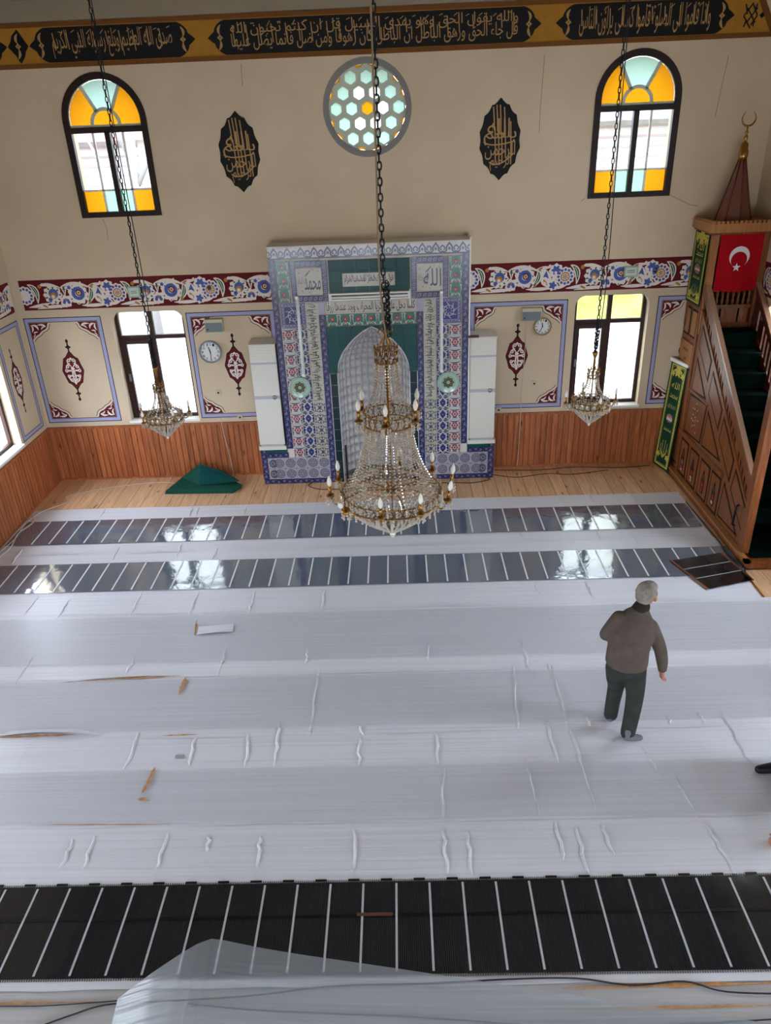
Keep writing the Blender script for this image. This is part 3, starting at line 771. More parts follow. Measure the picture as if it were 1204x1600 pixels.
# ------------------------------------------------------------------ wall clocks, emergency lights, sockets, signs
def clock(cx, cz, r, rim, hh, mm, label):
    o = empty('wall_clock', (cx, D, cz-r), label=label, cat='clock', group='wall clocks')
    b = MB(FB); b.ring(circ(cx, cz, r, 36), circ(cx, cz, r-.02, 36), 0, .04, rim); b.build('rim', o)
    MB(FB).prism(circ(cx, cz, r-.018, 36), .004, .02, DIALW).build('dial', o)
    n = MB(FB)
    for k in range(12):
        a = pi/2-k*pi/6; t = str(k or 12); w = r*(.10 if len(t) == 1 else .17); x, z = cx+r*.70*cos(a), cz+r*.70*sin(a)
        n.text(t, x-w, z-r*.11, x+w, z+r*.11, .021, BLACK)
    for k in range(60):
        a = k*pi/30; n.stroke([(cx+r*.83*cos(a), cz+r*.83*sin(a)), (cx+r*.86*cos(a), cz+r*.86*sin(a))], .003, .021, BLACK)
    n.build('numerals', o)
    for a, l, w in ((hh, .46, .016), (mm, .66, .011)):
        t = pi/2-a; MB(FB).prism([(cx-l*.15*r*cos(t)+w/2*sin(t), cz-l*.15*r*sin(t)-w/2*cos(t)), (cx+l*r*cos(t)+w/3*sin(t), cz+l*r*sin(t)-w/3*cos(t)), (cx+l*r*cos(t)-w/3*sin(t), cz+l*r*sin(t)+w/3*cos(t)), (cx-l*.15*r*cos(t)-w/2*sin(t), cz-l*.15*r*sin(t)+w/2*cos(t))], .024, .027, BLACK).build('hand', o)
clock(-2.89, 2.075, .172, STEEL, radians(345), radians(180), 'larger wall clock with grey rim left of the tiled prayer niche')
clock(2.165, 2.29, .135, pm('brass_rim', (142, 118, 78), .4, .5), radians(352), radians(205), 'smaller wall clock with tan rim right of the tiled prayer niche')
def emlight(x0, x1, z0, z1, label):
    o = empty('emergency_light', ((x0+x1)/2, D, z0), label=label, cat='emergency light', group='emergency lights on the niche wall')
    MB(FB).box(x0, x1, z0, z1, 0, .09, CREAMP).build('housing', o)
    MB(FB).prism([(x0+.006, z0+.006), (x1-.006, z0+.006), (x1-.006, z1-.05), (x0+.006, z1-.05)], .09, .098, GREYP).build('cover', o)
    MB(FB).prism(circ(x0+.04, z0+.045, .012, 10), .098, .103, BLKP).build('button', o)
emlight(-2.90, -2.63, 2.39, 2.58, 'grey emergency light box above the larger grey rimmed clock')
emlight(1.84, 2.12, 2.395, 2.58, 'grey emergency light box beside the smaller tan rimmed clock')
def socket(fr, u, z, label, r=.03):
    o = empty('wall_socket', fr(u, z, 0), label=label, cat='socket', group='wall sockets')
    MB(fr).prism(rrect(u-.042, u+.042, z-.042, z+.042, .012), 0, .01, CREAMP).build('plate', o)
    MB(fr).prism(circ(u, z, r*.55, 10), .01, .013, BLKP).build('inset', o)
socket(FB, -2.86, 1.42, 'small round wall socket below the larger clock')
socket(FB, 2.09, 1.40, 'small round wall socket below the smaller clock')
socket(FB, -2.57, 1.0, 'small socket above the wainscot left of the tiled niche')
socket(FB, 1.55, .985, 'small socket above the wainscot right of the tiled niche')
def sign(x0, x1, z0, z1, t, label):
    o = empty('exit_sign', ((x0+x1)/2, D, z0), label=label, cat='sign', group='small signs on the painted frieze')
    MB(FB).box(x0, x1, z0, z1, .004, .03, pm('sign_mint', (150, 184, 160), .5)).build('board', o)
    b = MB(FB).box(x0+.02, x1-.02, z0+.02, z1-.02, .03, .031, pm('sign_pale', (206, 214, 204), .5)); [b.stroke([(x0+.045, z), (x1-.045, z+.004)], .008, .0315, PGREEN) for z in (z0+.065, z0+.09)]; b.build('face', o)
sign(-3.98, -3.80, 2.93, 3.09, 'EXIT', 'small pale green sign on the frieze above the left lower window')
sign(3.30, 3.50, 2.97, 3.12, 'EXIT', 'small pale green sign on the frieze above the right lower window')
MB(FB).prism(circ(-2.77, 3.03, .028, 12), .004, .03, BLKP).build('detector_knob', None, label='small round black knob fixed to the left frieze', cat='knob')
def cord(name, pts, r, m, label, n=6, seg=6):
    return MB().tube(bez3(pts, seg), r, m, n).build(name, None, label=label, cat='cable')
cord('hanging_cable', [(-2.87, D-.03, 1.0), (-2.86, D-.045, .8), (-2.83, D-.05, .5), (-2.80, D-.05, .2), (-2.79, D-.06, .03), (-2.83, D-.12, .008)], .005, CABLEW, 'white cable hanging down the wainscot above the green rug')
cord('hanging_cable', [(1.93, D-.012, 2.39), (1.92, D-.012, 1.9), (1.90, D-.012, 1.2), (1.895, D-.04, .9), (1.89, D-.045, .4), (1.88, D-.05, .03)], .005, CABLEW, 'white cable dropping from the right emergency light to the floor')

# ------------------------------------------------------------------ outside, seen through the panes
OUTG = pm('outdoor_grass', (164, 166, 92), .95, spec=.05, var=.45, vscale=1.2)
GRAV = pm('outdoor_yard', (140, 136, 128), .95, spec=.05, var=.2, vscale=1)
SIDE = pm('pale_siding', (205, 200, 196), .9, spec=.05, var=.1)
SIDEL = pm('siding_joint', (176, 160, 158), .9, spec=.05)
ROOFR = pm('red_roof_tile', (190, 150, 148), .9, spec=.05, var=.2, vscale=4)
ROOFD = pm('dark_roof_tile', (158, 154, 164), .9, spec=.05, var=.2, vscale=4)
BARK = pm('bark', (168, 164, 166), .95)
MB().box(-60, 60, D+TH, 60, -.6, -.2, GRAV).box(-60, XL-TH, -30, D+TH, -.6, -.2, GRAV).box(XR+TH, 60, -30, D+TH, -.6, -.2, GRAV).build('ground', None, kind='structure')
def bank(u, v):
    x = -.5+u*13; y = 15.5+v*8
    return (x, y, -.3+3.4*min(1, v*1.3)+.18*noise.noise((x*.8, y*.8, 0)))
tag(grid(bank, 26, 14, OUTG, 'grass_bank'), kind='structure')
def house(x0, x1, y0, y1, ze, zr, wm, rm, label, joints):
    o = empty('house', ((x0+x1)/2, (y0+y1)/2, -.2), label=label, cat='house', group='houses behind the mosque')
    MB().box(x0, x1, y0, y1, -.2, ze, wm).build('wall', o)
    ym = (y0+y1)/2
    MB().box(x0-.4, x1+.4, y0-.5, y0-.3, ze-.05, ze+.12, rm).build('eave', o)
    b = MB(lambda u, v, h: (h, u, v)); b.prism([(y0-.5, ze), (y1+.5, ze), (ym, zr)], x0-.4, x1+.4, rm); b.build('roof', o)
    z = joints
    while joints and z < ze-.05:
        MB().box(x0, x1, y0-.03, y0, z, z+.045, SIDEL).build('siding_board', o); z += .2
house(-10.5, -5.95, 19.5, 25, 5.0, 7.0, SIDE, ROOFR, 'pale boarded house with red roof seen through the left arched window', 3.2)
house(4.2, 9.5, 19, 25, 5.0, 7.2, SIDE, ROOFD, 'pale house with dark roof seen through the right arched window', 3.2)
t = empty('bare_tree', (-5.6, 17.5, -.2), label='bare tree trunk seen through the left arched window', cat='tree')
MB().tube([(-5.6, 17.5, -.2), (-5.62, 17.5, 2.5), (-5.5, 17.5, 4.6), (-5.3, 17.5, 7)], [.16, .13, .1, .05], BARK, 8).build('trunk', t)
for a, c in (((-5.6, 17.5, 3.4), (-6.4, 17.6, 5.0)), ((-5.55, 17.5, 4.0), (-4.6, 17.4, 5.6)), ((-5.5, 17.5, 4.6), (-6.2, 17.5, 6.4))):
    MB().tube([a, ((a[0]+c[0])/2, a[1], (a[2]+c[2])/2-.1), c], [.07, .05, .02], BARK, 6).build('branch', t)

# ------------------------------------------------------------------ tiled prayer niche
mih = empty('mihrab', (XC, D-.2, 0), label='tall prayer niche faced with blue, red and teal patterned tiles', cat='prayer niche')
core = MB(FM)
CORE = pm('niche_plaster', (214, 206, 196), .7, spec=.2)
BK = -(D-DM)+.002
for s in (-1, 1):
    a, b = sorted((s*.66, s*1.41)); core.box(a, b, 0, 3.61, BK, 0, CORE)
    a, b = sorted((s*1.41, s*1.825)); core.box(a, b, 0, .585, BK, 0, CORE)
    a, b = sorted((s*.545, s*.66)); core.box(a, b, 0, 1.79, BK, 0, CORE)
core.box(-.66, .66, 2.487, 3.61, BK, 0, CORE)
core.box(-1.42, 1.42, 3.61, 3.625, BK, .02, CORE).box(1.41, 1.43, .6, 3.66, BK, .012, WHITEP)
core.build('core', mih)
FT = lambda u, v, h: (u, -h, v)
TK = .012; G = .0025
def tile(w, h, base, art=None):
    b = MB(FT); b.box(G/2, w-G/2, G/2, h-G/2, 0, TK, base)
    if art: art(b, w, h, TK)
    return b.mesh('tile')
def col(me, name, u, z0, z1, dz):
    z = z0
    while z < z1-dz*.5: place(me, name, mih, (XC+u, DM, z)); z += dz
def row(me, name, z, u0, u1, du):
    u = u0
    while u < u1-du*.5: place(me, name, mih, (XC+u, DM, z)); u += du
L1, L2, L3, L4 = TK+.0006, TK+.0012, TK+.0018, TK+.0024
def a_border(b, w, h, t):
    for k in range(2):
        cy = h*(.27+.5*k); cx = w*(.42+.16*k)
        b.annul(cx, cy, w*.14, w*.22, L1, T_LBL, 8); b.disc(cx, cy, w*.07, L1, T_LBL, 6)
    for x, y in ((.18, .1), (.85, .08), (.15, .52), (.86, .5), (.2, .92), (.8, .95), (.5, .52)): b.disc(w*x, h*y, w*.055, L1, T_LBL, 5)
    b.stroke(bez((w*.1, h*.2), (w*.9, h*.4), (w*.3, h*.6), 5), w*.05, L1, T_LBL); b.stroke(bez((w*.9, h*.6), (w*.1, h*.8), (w*.7, h), 5), w*.05, L1, T_LBL)
def a_red(b, w, h, t):
    X = lambda x, y: (w*x, h*y)
    b.disc(*X(.5, .5), w*.27, L1, T_MAR, 24, scal=6, amp=.14); b.disc(*X(.5, .5), w*.19, L2, T_PINK, 12); b.disc(*X(.5, .5), w*.09, L3, T_GREY, 10)
    b.stroke(bez(X(.05, .92), X(.5, .72), X(.98, .95), 6), w*.10, L2, T_NAVY, taper=True)
    b.stroke(bez(X(.3, .12), X(.5, .26), X(.72, .1), 6), w*.10, L2, T_NAVY, taper=True)
    for x, y in ((.1, .3), (.9, .35), (.1, .68), (.9, .7)): b.disc(*X(x, y), w*.085, L1, T_RED, 7); b.disc(*X(x, y-.14), w*.05, L1, T_NAVY, 6)
    for s in (0, 1): b.stroke(bez(X(s, .05), X(.25+.5*s, .25), X(s, .5), 6), w*.05, L1, T_GRN)
def a_blue(b, w, h, t):
    X = lambda x, y: (w*x, h*y)
    b.poly([X(.5, .82), X(.72, .5), X(.5, .18), X(.28, .5)], L2, T_COB); b.disc(*X(.5, .5), w*.07, L3, T_LBL, 6)
    for s in (-1, 1):
        for pts in ([X(.5, .98), X(.5+s*.3, .62), X(.5+s*.26, .36), X(.5, .02)], [X(.5+s*.5, .95), X(.5+s*.2, .8), X(.5+s*.38, .62)], [X(.5+s*.5, .08), X(.5+s*.22, .22), X(.5+s*.38, .38)]):
            b.stroke(pts, w*.09, L1, T_WH)
        b.disc(*X(.5+s*.42, .5), w*.09, L1, T_COB, 6, ry=w*.14)
def a_flor(b, w, h, t):
    X = lambda x, y: (w*x, h*y)
    b.disc(*X(.5, .5), w*.15, L1, T_SLATE, 20, scal=5, amp=.25)
    for s in (-1, 1):
        for pts in (bez(X(.5, .9), X(.5+s*.45, .85), X(.5+s*.38, .5)), bez(X(.5, .1), X(.5+s*.45, .15), X(.5+s*.38, .5)), bez(X(.5+s*.05, .65), X(.5+s*.3, .6), X(.5+s*.2, .85)), bez(X(.5+s*.05, .35), X(.5+s*.3, .4), X(.5+s*.2, .15))):
            b.stroke(pts, w*.055, L1, T_SLATE)
        for y in (.2, .5, .8): b.disc(*X(.5+s*.42, y), w*.06, L1, T_NAVY, 5)
    b.disc(*X(.5, .2), w*.07, L1, T_NAVY, 5); b.disc(*X(.5, .8), w*.07, L1, T_NAVY, 5)
def a_hex(b, w, h, t):
    X = lambda x, y: (w*x, h*y)
    b.disc(*X(.5, .5), w*.44, L1, T_GREY, 12); b.annul(*X(.5, .5), w*.30, w*.335, L2, T_LAVW, 12)
    for k in range(6):
        a = k*pi/3; b.stroke([X(.5+.08*cos(a), .5+.08*sin(a)), X(.5+.42*cos(a), .5+.42*sin(a))], w*.035, L2, T_LAVW)
        a += pi/6; b.disc(*X(.5+.2*cos(a), .5+.2*sin(a)), w*.045, L2, T_LAVW, 6); b.disc(*X(.5+.385*cos(a), .5+.385*sin(a)), w*.03, L2, T_LAVW, 5)
    b.disc(*X(.5, .5), w*.07, L3, T_LAVW, 8)
    for x in (0, 1):
        for y in (0, 1): b.poly([X(x+(.1 if x == 0 else -.1), y), X(x, y+(.055 if y == 0 else -.055)), X(x, y)], L1, T_GREY)
def a_tulip(b, w, h, t):
    X = lambda x, y: (w*x, h*y)
    b.poly([X(.36, .78), X(.34, .52), X(.5, .42), X(.66, .52), X(.64, .78), X(.56, .66), X(.5, .8), X(.44, .66)], L2, T_RED); b.disc(*X(.5, .58), w*.05, L3, T_WH, 6)
    for s in (-1, 1):
        b.stroke(bez(X(.5+s*.06, .36), X(.5+s*.3, .3), X(.5+s*.3, .02), 6), w*.075, L1, T_WH, taper=True)
        b.stroke(bez(X(.5+s*.3, .95), X(.5+s*.5, .7), X(.5+s*.36, .4), 6), w*.07, L1, T_WH, taper=True)
        b.stroke(bez(X(.5+s*.48, .05), X(.5+s*.2, .2), X(.5+s*.44, .45), 6), w*.05, L1, T_WH, taper=True)
        b.disc(*X(.5+s*.42, .9), w*.06, L1, T_WH, 6); b.disc(*X(.5+s*.2, .12), w*.045, L1, T_RED, 6)
    b.stroke([X(.4, .16), X(.5, .3), X(.6, .16)], w*.06, L2, T_WH)
def a_crest(b, w, h, t):
    X = lambda x, y: (w*x, h*y)
    for s in (-1, 1):
        b.stroke([X(.5, .88), X(.5+s*.14, .68), X(.5+s*.23, .5), X(.5+s*.2, .3), X(.5+s*.34, .12), X(.5+s*.5, .2)], w*.11, L1, T_NAVY)
        b.stroke([X(.5+s*.5, .70), X(.5+s*.36, .56), X(.5+s*.34, .4), X(.5+s*.42, .3)], w*.09, L1, T_NAVY)
    b.disc(*X(.5, .44), w*.13, L1, T_LBL, 12); b.disc(*X(.5, .44), w*.06, L2, T_NAVY, 8); b.stroke([X(.5, .85), X(.5, 1)], w*.05, L1, T_NAVY)
    b.stroke([X(0, .05), X(1, .05)], h*.12, L1, T_IND)
def a_kuf(b, w, h, t):
    X = lambda x, y: (w*x, h*y)
    for s in range(8):
        a = s*pi/4; c = (.5+.22*cos(a), .5+.22*sin(a))
        b.stroke([X(.5+.09*cos(a-.4), .5+.09*sin(a-.4)), X(*c), X(.5+.34*cos(a+.25), .5+.34*sin(a+.25))], w*.026, L1, T_WH)
        b.stroke([X(*c), X(.5+.22*cos(a+pi/4), .5+.22*sin(a+pi/4))], w*.024, L1, T_WH)
    b.stroke([X(.13, .13), X(.87, .13), X(.87, .87), X(.13, .87)], w*.022, L1, T_WH, closed=True)
    for k in range(7):
        p = .06+k*.135; q = p+.07
        for A in (lambda x, y: X(x, y), lambda x, y: X(x, 1-y), lambda x, y: X(y, x), lambda x, y: X(1-y, x)):
            b.stroke([A(p, .02), A(p, .09), A(q, .09), A(q, .02)], w*.02, L1, T_WH)
M = .18
t_border = tile(.098, M, T_IND, a_border)
def a_borderh(b, w, h, t):
    for k in range(2):
        cx = w*(.27+.5*k); cy = h*(.42+.16*k)
        b.annul(cx, cy, h*.14, h*.23, L1, T_LBL, 8); b.disc(cx, cy, h*.07, L1, T_LBL, 6)
    for x, y in ((.1, .2), (.08, .8), (.5, .15), (.52, .85), (.92, .25), (.95, .8)): b.disc(w*x, h*y, h*.06, L1, T_LBL, 5)
t_borderh = tile(M, .085, T_IND, a_borderh)
t_red = tile(M, M, T_WH, a_red); t_blue = tile(M, M, T_SLATE, a_blue); t_flor = tile(M, M, T_CREAM, a_flor)
t_hex = tile(M-.002, M, T_LAVW, a_hex); t_tul = tile(M, .19, T_GRN, a_tulip); t_tulh = tile(1.31/7, M, T_GRN, a_tulip)
t_crest = tile(2.82/15, .16, T_WH, a_crest); t_kuf = tile(.36, .36, T_COB, a_kuf); t_cal = tile(M+.006, M, T_CREAM)
t_calh = tile(1.31/7, M, T_CREAM); t_blank = tile(.092, M, T_LAVW)
t_teal = tile(M*.98, M*.96, T_TEAL); t_dark = tile(.11, .175, T_DKG)
row(t_crest, 'tile', 3.45, -1.41, 1.41, 2.82/15)
def mirror_cols(me, a0, a1, z0, z1, dz):
    for u in (-a1, a0): col(me, 'tile', u, z0, z1, dz)
mirror_cols(t_border, 1.312, 1.41, .60, 3.44, (3.445-.60)/16)
mirror_cols(t_border, .657, .755, 0, 2.66, 2.665/15)
mirror_cols(t_tul, 1.13, 1.31, 2.85, 3.42, .19)
mirror_cols(t_kuf, .942, 1.302, 2.487, 2.84, .36)
mirror_cols(t_red, 1.125, 1.305, .445, 2.48, 2.04/11)
mirror_cols(t_blue, .943, 1.123, .445, 2.48, 2.04/11)
mirror_cols(t_flor, .757, .937, .44, 1.35, .183)
mirror_cols(t_cal, .755, .941, 1.356, 2.84, 1.494/8)
mirror_cols(t_blank, .66, .752, 2.668, 2.84, M)
row(t_calh, 'tile', 2.669, -.655, .655, 1.31/7); row(t_tulh, 'tile', 2.487, -.655, .655, 1.31/7)
for s in (-1, 1):
    for z in (.082, .264):
        for k in range(5): place(t_hex, 'tile', mih, (XC+(.757+k*.178 if s > 0 else -.757-(k+1)*.178), DM, z))
        hm = tile(.088, M, T_LAVW, lambda b, w, h, t: (b.disc(w*(.95 if s < 0 else .05), h*.5, w*.75, L1, T_GREY, 10, ry=h*.42), b.annul(w*(.8 if s < 0 else .2), h*.5, w*.3, w*.38, L2, T_LAVW, 8)))
        place(hm, 'tile', mih, (XC+(1.648 if s > 0 else -1.736), DM, z))
    row(t_borderh, 'tile', -.003, .757 if s > 0 else -1.825, 1.825 if s > 0 else -.757, 1.068/6)
    row(t_borderh, 'tile', .450, 1.41 if s > 0 else -1.736, 1.736 if s > 0 else -1.41, .163)
    col(t_border, 'tile', 1.736 if s > 0 else -1.834, .082, .59, .172)
    MB(FM).box(*(sorted((s*1.41, s*1.825))), .535, .588, -.001, .012, T_TEAL).build('ledge_edge', mih)
# dark frame strips round the two name squares
def a_fr(b, w, h, t):
    n = 5
    for k in range(n):
        c = (w*(k+.5)/n, h*.5) if w > h else (w*.5, h*(k+.5)/n); r = min(w, h)*.3
        b.annul(c[0], c[1], r*.45, r, L1, T_LBL, 9); b.disc(c[0]+r*.9, c[1]+r*.9, r*.3, L1, T_LBL, 5); b.disc(c[0]-r*.9, c[1]-r*.9, r*.3, L1, T_LBL, 5)
t_frh = tile(.365, .088, T_NAVY, a_fr); t_frv = tile(.078, .5625/2, T_NAVY, a_fr)
t_sq = tile(.365, .375, T_CREAM)
for s, word, sub in ((-1, 'محمد', 'عليه السلام'), (1, 'الله', 'جل جلاله')):
    c = s*.853
    for z in (2.855, 3.335): place(t_frh, 'tile', mih, (XC+c-.1825, DM, z))
    for u in (-.2615, .1835):
        for k in (0, 1): place(t_frv, 'tile', mih, (XC+c+u, DM, 2.855+k*.2830))
    q = place(t_sq, 'name_tile', mih, (XC+c-.1825, DM, 2.952))
    b = MB(FM)
    b.text(word, c-.07 if s < 0 else c-.09, 3.02, c+.16, 3.19 if s < 0 else 3.26, TK+.001, T_NAVY)
    b.text(sub, c-.165, 3.06, c-.03, 3.20, TK+.001, T_SLATE)
    b.stroke([(c-.04, 3.22), (c+.02, 3.29)], .012, TK+.001, T_NAVY); b.stroke([(c-.06, 3.21), (c+.0, 3.27)], .009, TK+.001, T_NAVY)
    for dx, dz in ((.13, .29), (.06, .31), (-.14, .27), (.0, .0), (.14, .03), (-.1, .02)): b.disc(c+dx, 2.99+dz, .009, TK+.001, T_SLATE, 5)
    b.build('lettering', mih)
# teal field with the verse plaque
t_tt = tile(.1916, .149, T_TEAL)
for j in range(3):
    for k in range(6): place(t_tt, 'tile', mih, (XC-.575+k*.1916, DM, 2.972+j*.149))
MB(FM).box(-.38, .36, 3.05, 3.232, TK, TK+.006, T_CREAM).build('verse_plaque', mih)
b = MB(FM); b.text('فول وجهك شطر المسجد الحرام', -.355, 3.065, .335, 3.215, TK+.0068, T_BLK)
for k in range(14): b.stroke([(-.33+k*.05, 3.20), (-.31+k*.05, 3.17-.03*(k % 3))], .006, TK+.0068, T_BLK)
b.build('lettering', mih)
b = MB(FM); b.text('كلما دخل عليها زكريا المحراب وجد عندها رزقا', -.635, 2.685, .635, 2.835, TK+.001, T_BLK); b.build('lettering', mih)
for s, tx in ((-1, 'ان الله وملائكته يصلون على النبي يا ايها الذين امنوا'), (1, 'قد نرى تقلب وجهك في السماء فلنولينك قبلة ترضاها')):
    b = MB(FM); a = s*.848; b.text(tx, a-.075, 1.38, a+.075, 2.83, TK+.001, T_BLK, rot=True)
    rn = random.Random(3+s)
    for k in range(34): z = 1.40+k*.042; b.stroke([(a-.07+rn.random()*.05, z), (a+.02+rn.random()*.05, z+rn.uniform(-.02, .03))], .006, TK+.0012, T_BLK)
    b.build('lettering', mih)
# pointed arch: teal spandrel tiles, dark jambs, white tiled hollow
def half(z):
    if z <= 1.86: return .532
    t = (z-1.86)/(2.475-1.86)
    return .532*max(0., 1-t**1.75)**.80 if t < 1 else 0.
zr = [1.79, 1.965, 2.14, 2.315, 2.487]
for s in (-1, 1):
    for z0, z1 in zip(zr, zr[1:]):
        for x0, x1 in ((.475, .655), (.30, .475), (.125, .30), (0., .125)):
            zs_ = [z0+(z1-z0)*k/6 for k in range(7)]
            inner = [min(x1, max(x0, half(z))) for z in zs_]
            if all(i >= x1-.004 for i in inner): continue
            k0 = 0
            while k0 < 6 and inner[k0] >= x1-.001 and inner[k0+1] >= x1-.001: k0 += 1
            pts = [(s*(x1-.001), zs_[k0]+.001), (s*(x1-.001), z1-.001)]+[(s*min(i+.001, x1-.0015), z-.0005) for i, z in list(zip(inner, zs_))[::-1][:7-k0]]
            MB(FM).prism(pts, -.02, TK, T_TEAL).build('tile', mih)
    col(t_dark, 'tile', -.655 if s < 0 else .545, 0, 1.78, .179)
    MB(FM).box(*sorted((s*.532, s*.546)), 0, 1.86, -.03, TK, T_WH).build('arch_edge', mih)
    MB(FM).box(*sorted((s*.650, s*.660)), 0, 1.79, 0, TK+.004, T_WH).build('jamb_edge', mih)
    for k in range(1, 10): MB(FM).box(*sorted((s*.60, s*.645)), k*.179-.004, k*.179+.002, TK, TK+.003, T_LBL).build('joint_tick', mih)
edge = [(half(1.86+.614*k/16), 1.86+.614*k/16) for k in range(17)]
pts = [(-a, z) for a, z in edge]+[(a, z) for a, z in edge[::-1]]
inn = [(-max(a-.014, 0), z-.010) for a, z in edge]+[(max(a-.014, 0), z-.010) for a, z in edge[::-1]]
b = MB(FM)
for k in range(len(pts)-1): b.prism([pts[k], pts[k+1], inn[k+1], inn[k]], -.02, TK+.002, T_WH)
b.build('arch_edge', mih)
DEP = .385
def nich(phi, z, sh=1.):
    w = half(z); return (XC+w*cos(phi)*sh, DM+.004+DEP*(w/.532)*sin(phi)*sh, z)
rows = [.11+.14*k for k in range(13)]+[1.90, 1.99, 2.08, 2.17, 2.26, 2.34, 2.41, 2.465]
NC = 16
gb = MB(); ids = [[gb.p(*nich(pi*i/24, z, 1.012)) for i in range(25)] for z in rows]
for a, c in zip(ids, ids[1:]):
    for i in range(24): gb.f([a[i], a[i+1], c[i+1], c[i]], T_GROUT, True)
gb.build('niche_backing', mih)
for z0, z1 in zip(rows, rows[1:]):
    nc = NC if half(z0) > .25 else 8
    for i in range(nc):
        g = .0035/max(.1, half(z0)); p0, p1 = pi*i/nc+g, pi*(i+1)/nc-g
        b = MB(); q = [b.p(*nich(p0, z0+.003)), b.p(*nich((p0+p1)/2, z0+.003)), b.p(*nich(p1, z0+.003)), b.p(*nich(p1, z1-.003)), b.p(*nich((p0+p1)/2, z1-.003)), b.p(*nich(p0, z1-.003))]
        r = [b.p(*nich(p0, z0+.003, 1.01)), b.p(*nich((p0+p1)/2, z0+.003, 1.01)), b.p(*nich(p1, z0+.003, 1.01)), b.p(*nich(p1, z1-.003, 1.01)), b.p(*nich((p0+p1)/2, z1-.003, 1.01)), b.p(*nich(p0, z1-.003, 1.01))]
        b.f([q[0], q[1], q[4], q[5]], T_WH, True); b.f([q[1], q[2], q[3], q[4]], T_WH, True)
        for k in range(6): b.f([q[k], q[(k+1) % 6], r[(k+1) % 6], r[k]], T_WH)
        b.build('niche_tile', mih)
b = MB(); f0 = [b.p(*nich(pi*i/24, .11)) for i in range(25)]; f1 = [b.p(v[0], v[1], .0) for v in [b.V[k] for k in f0]]
NFL = pm('niche_floor_stone', (112, 112, 116), .5); b.f(f0, NFL); b.f([f0[0], f0[-1], f1[-1], f1[0]], NFL); b.build('niche_step', mih)

# ------------------------------------------------------------------ things mounted on and beside the niche
def tube_light(u, z0, z1, label):
    o = empty('fluorescent_tube', (XC+u, DM, z0), label=label, cat='tube light', group='upright tube lights on the niche')
    MB(FM).box(u-.022, u+.022, z0, z1, TK+.001, TK+.03, WHITEP).build('batten', o)
    MB().tube([(XC+u, DM-.065, z0+.03), (XC+u, DM-.065, z1-.03)], .017, TUBEW, 10).build('tube', o)
    for z in (z0, z1-.04): MB(FM).box(u-.02, u+.02, z, z+.04, TK+.03, TK+.075, WHITEP).build('end_cap', o)
tube_light(-1.045, 1.775, 2.955, 'upright white tube light on the left side of the tiled niche')
tube_light(1.015, 1.775, 2.955, 'upright white tube light on the right side of the tiled niche')
o = empty('light_fixture', (XC, DM, 2.863), label='long horizontal white light fixture above the niche inscription', cat='light fixture')
MB(FM).box(-.578, .56, 2.866, 2.966, TK+.001, TK+.05, WHITEP).build('housing', o)
for z in (2.893, 2.937): MB(FM).box(-.55, .54, z-.006, z+.006, TK+.05, TK+.053, BLKP).build('slot', o)
MB().tube([(XC-.545, DM-.085, 2.915), (XC+.53, DM-.085, 2.915)], .016, TUBEW, 10).build('tube', o)
MB(FM).box(-.592, -.578, 2.80, 3.0, TK, TK+.03, WHITEP).build('end_bracket', o); MB(FM).box(.56, .574, 2.76, 2.99, TK, TK+.03, WHITEP).build('end_bracket', o)
PLG = pm('plate_celadon', (150, 176, 160), .15, spec=.6); PLD = pm('plate_olive', (62, 66, 34), .3)
def plate(u, z, label):
    o = empty('wall_plate', (XC+u, DM, z-.17), label=label, cat='plate', group='round plates on the niche')
    F_ = lambda a, c, h: (XC+u+a, DM-TK-.002-h, z+c)
    MB(F_).lathe([(.06, 0), (.165, .022), (.168, .028), (.15, .026), (.095, .012), (.001, .012)], PLG, 32).build('dish', o)
    b = MB(F_); b.disc(0, 0, .078, .0145, PLD, 48, scal=8, amp=.12); b.annul(0, 0, .118, .124, .021, pm('plate_pale', (206, 222, 210), .2), 32)
    b.disc(0, 0, .028, .016, PLG, 16)
    for k in range(8): b.disc(.055*cos(k*pi/4), .055*sin(k*pi/4), .009, .016, pm('plate_dot', (150, 100, 60), .4), 6)
    b.build('painted_flower', o)
plate(-1.12, 1.595, 'round celadon plate with dark flower, left side of the niche')
plate(1.115, 1.60, 'round celadon plate with dark flower, right side of the niche')
def ac(x0, x1, sgn, label):
    o = empty('air_conditioner', ((x0+x1)/2, 11.2, .588), label=label, cat='air conditioner', group='floor standing air conditioners')
    z0, z1, yf = .60, 2.25, 11.0
    MB().box(x0, x1, yf+.012, D-.01, z0+.03, z1, ACD).build('casing', o)
    MB().box(x0+.004, x1-.004, yf, yf+.016, z0+.075, z1-.29, ACW).build('front_panel', o)
    MB().box(x0+.004, x1-.004, yf, yf+.016, z1-.262, z1-.004, ACW).build('air_outlet', o)
    b = MB()
    for k in range(5): b.box(x0+.03, x1-.03, yf-.004, yf, z1-.235+k*.042, z1-.205+k*.042, ACW)
    b.build('louvre', o)
    MB().box(x0+.004, x1-.004, yf+.002, yf+.014, z1-.29, z1-.262, ACG).build('joint_strip', o)
    MB().box(x0+.004, x1-.004, yf-.004, yf, 1.42, 1.47, ACG).build('trim_strip', o)
    kx = x1-.085
    MB(lambda u, v, h: (kx+u, yf-.004-h, 1.445+v)).lathe([(.032, 0), (.032, .012), (.022, .016), (.001, .016)], STEEL, 16).build('dial', o)
    MB().box(x0-.015, x1+.015, yf-.02, D-.02, z0-.012, z0+.05, ACW).build('base_tray', o)
    MB().box(x0+.02, x1-.02, yf-.006, yf+.012, z0+.05, z0+.078, ACG).build('intake', o)
    MB().box(x0-.004, x1+.004, yf-.008, D-.012, z1, z1+.012, ACW).build('top_cover', o)
ac(-2.225, -1.825, -1, 'white floor standing air conditioner left of the tiled niche')
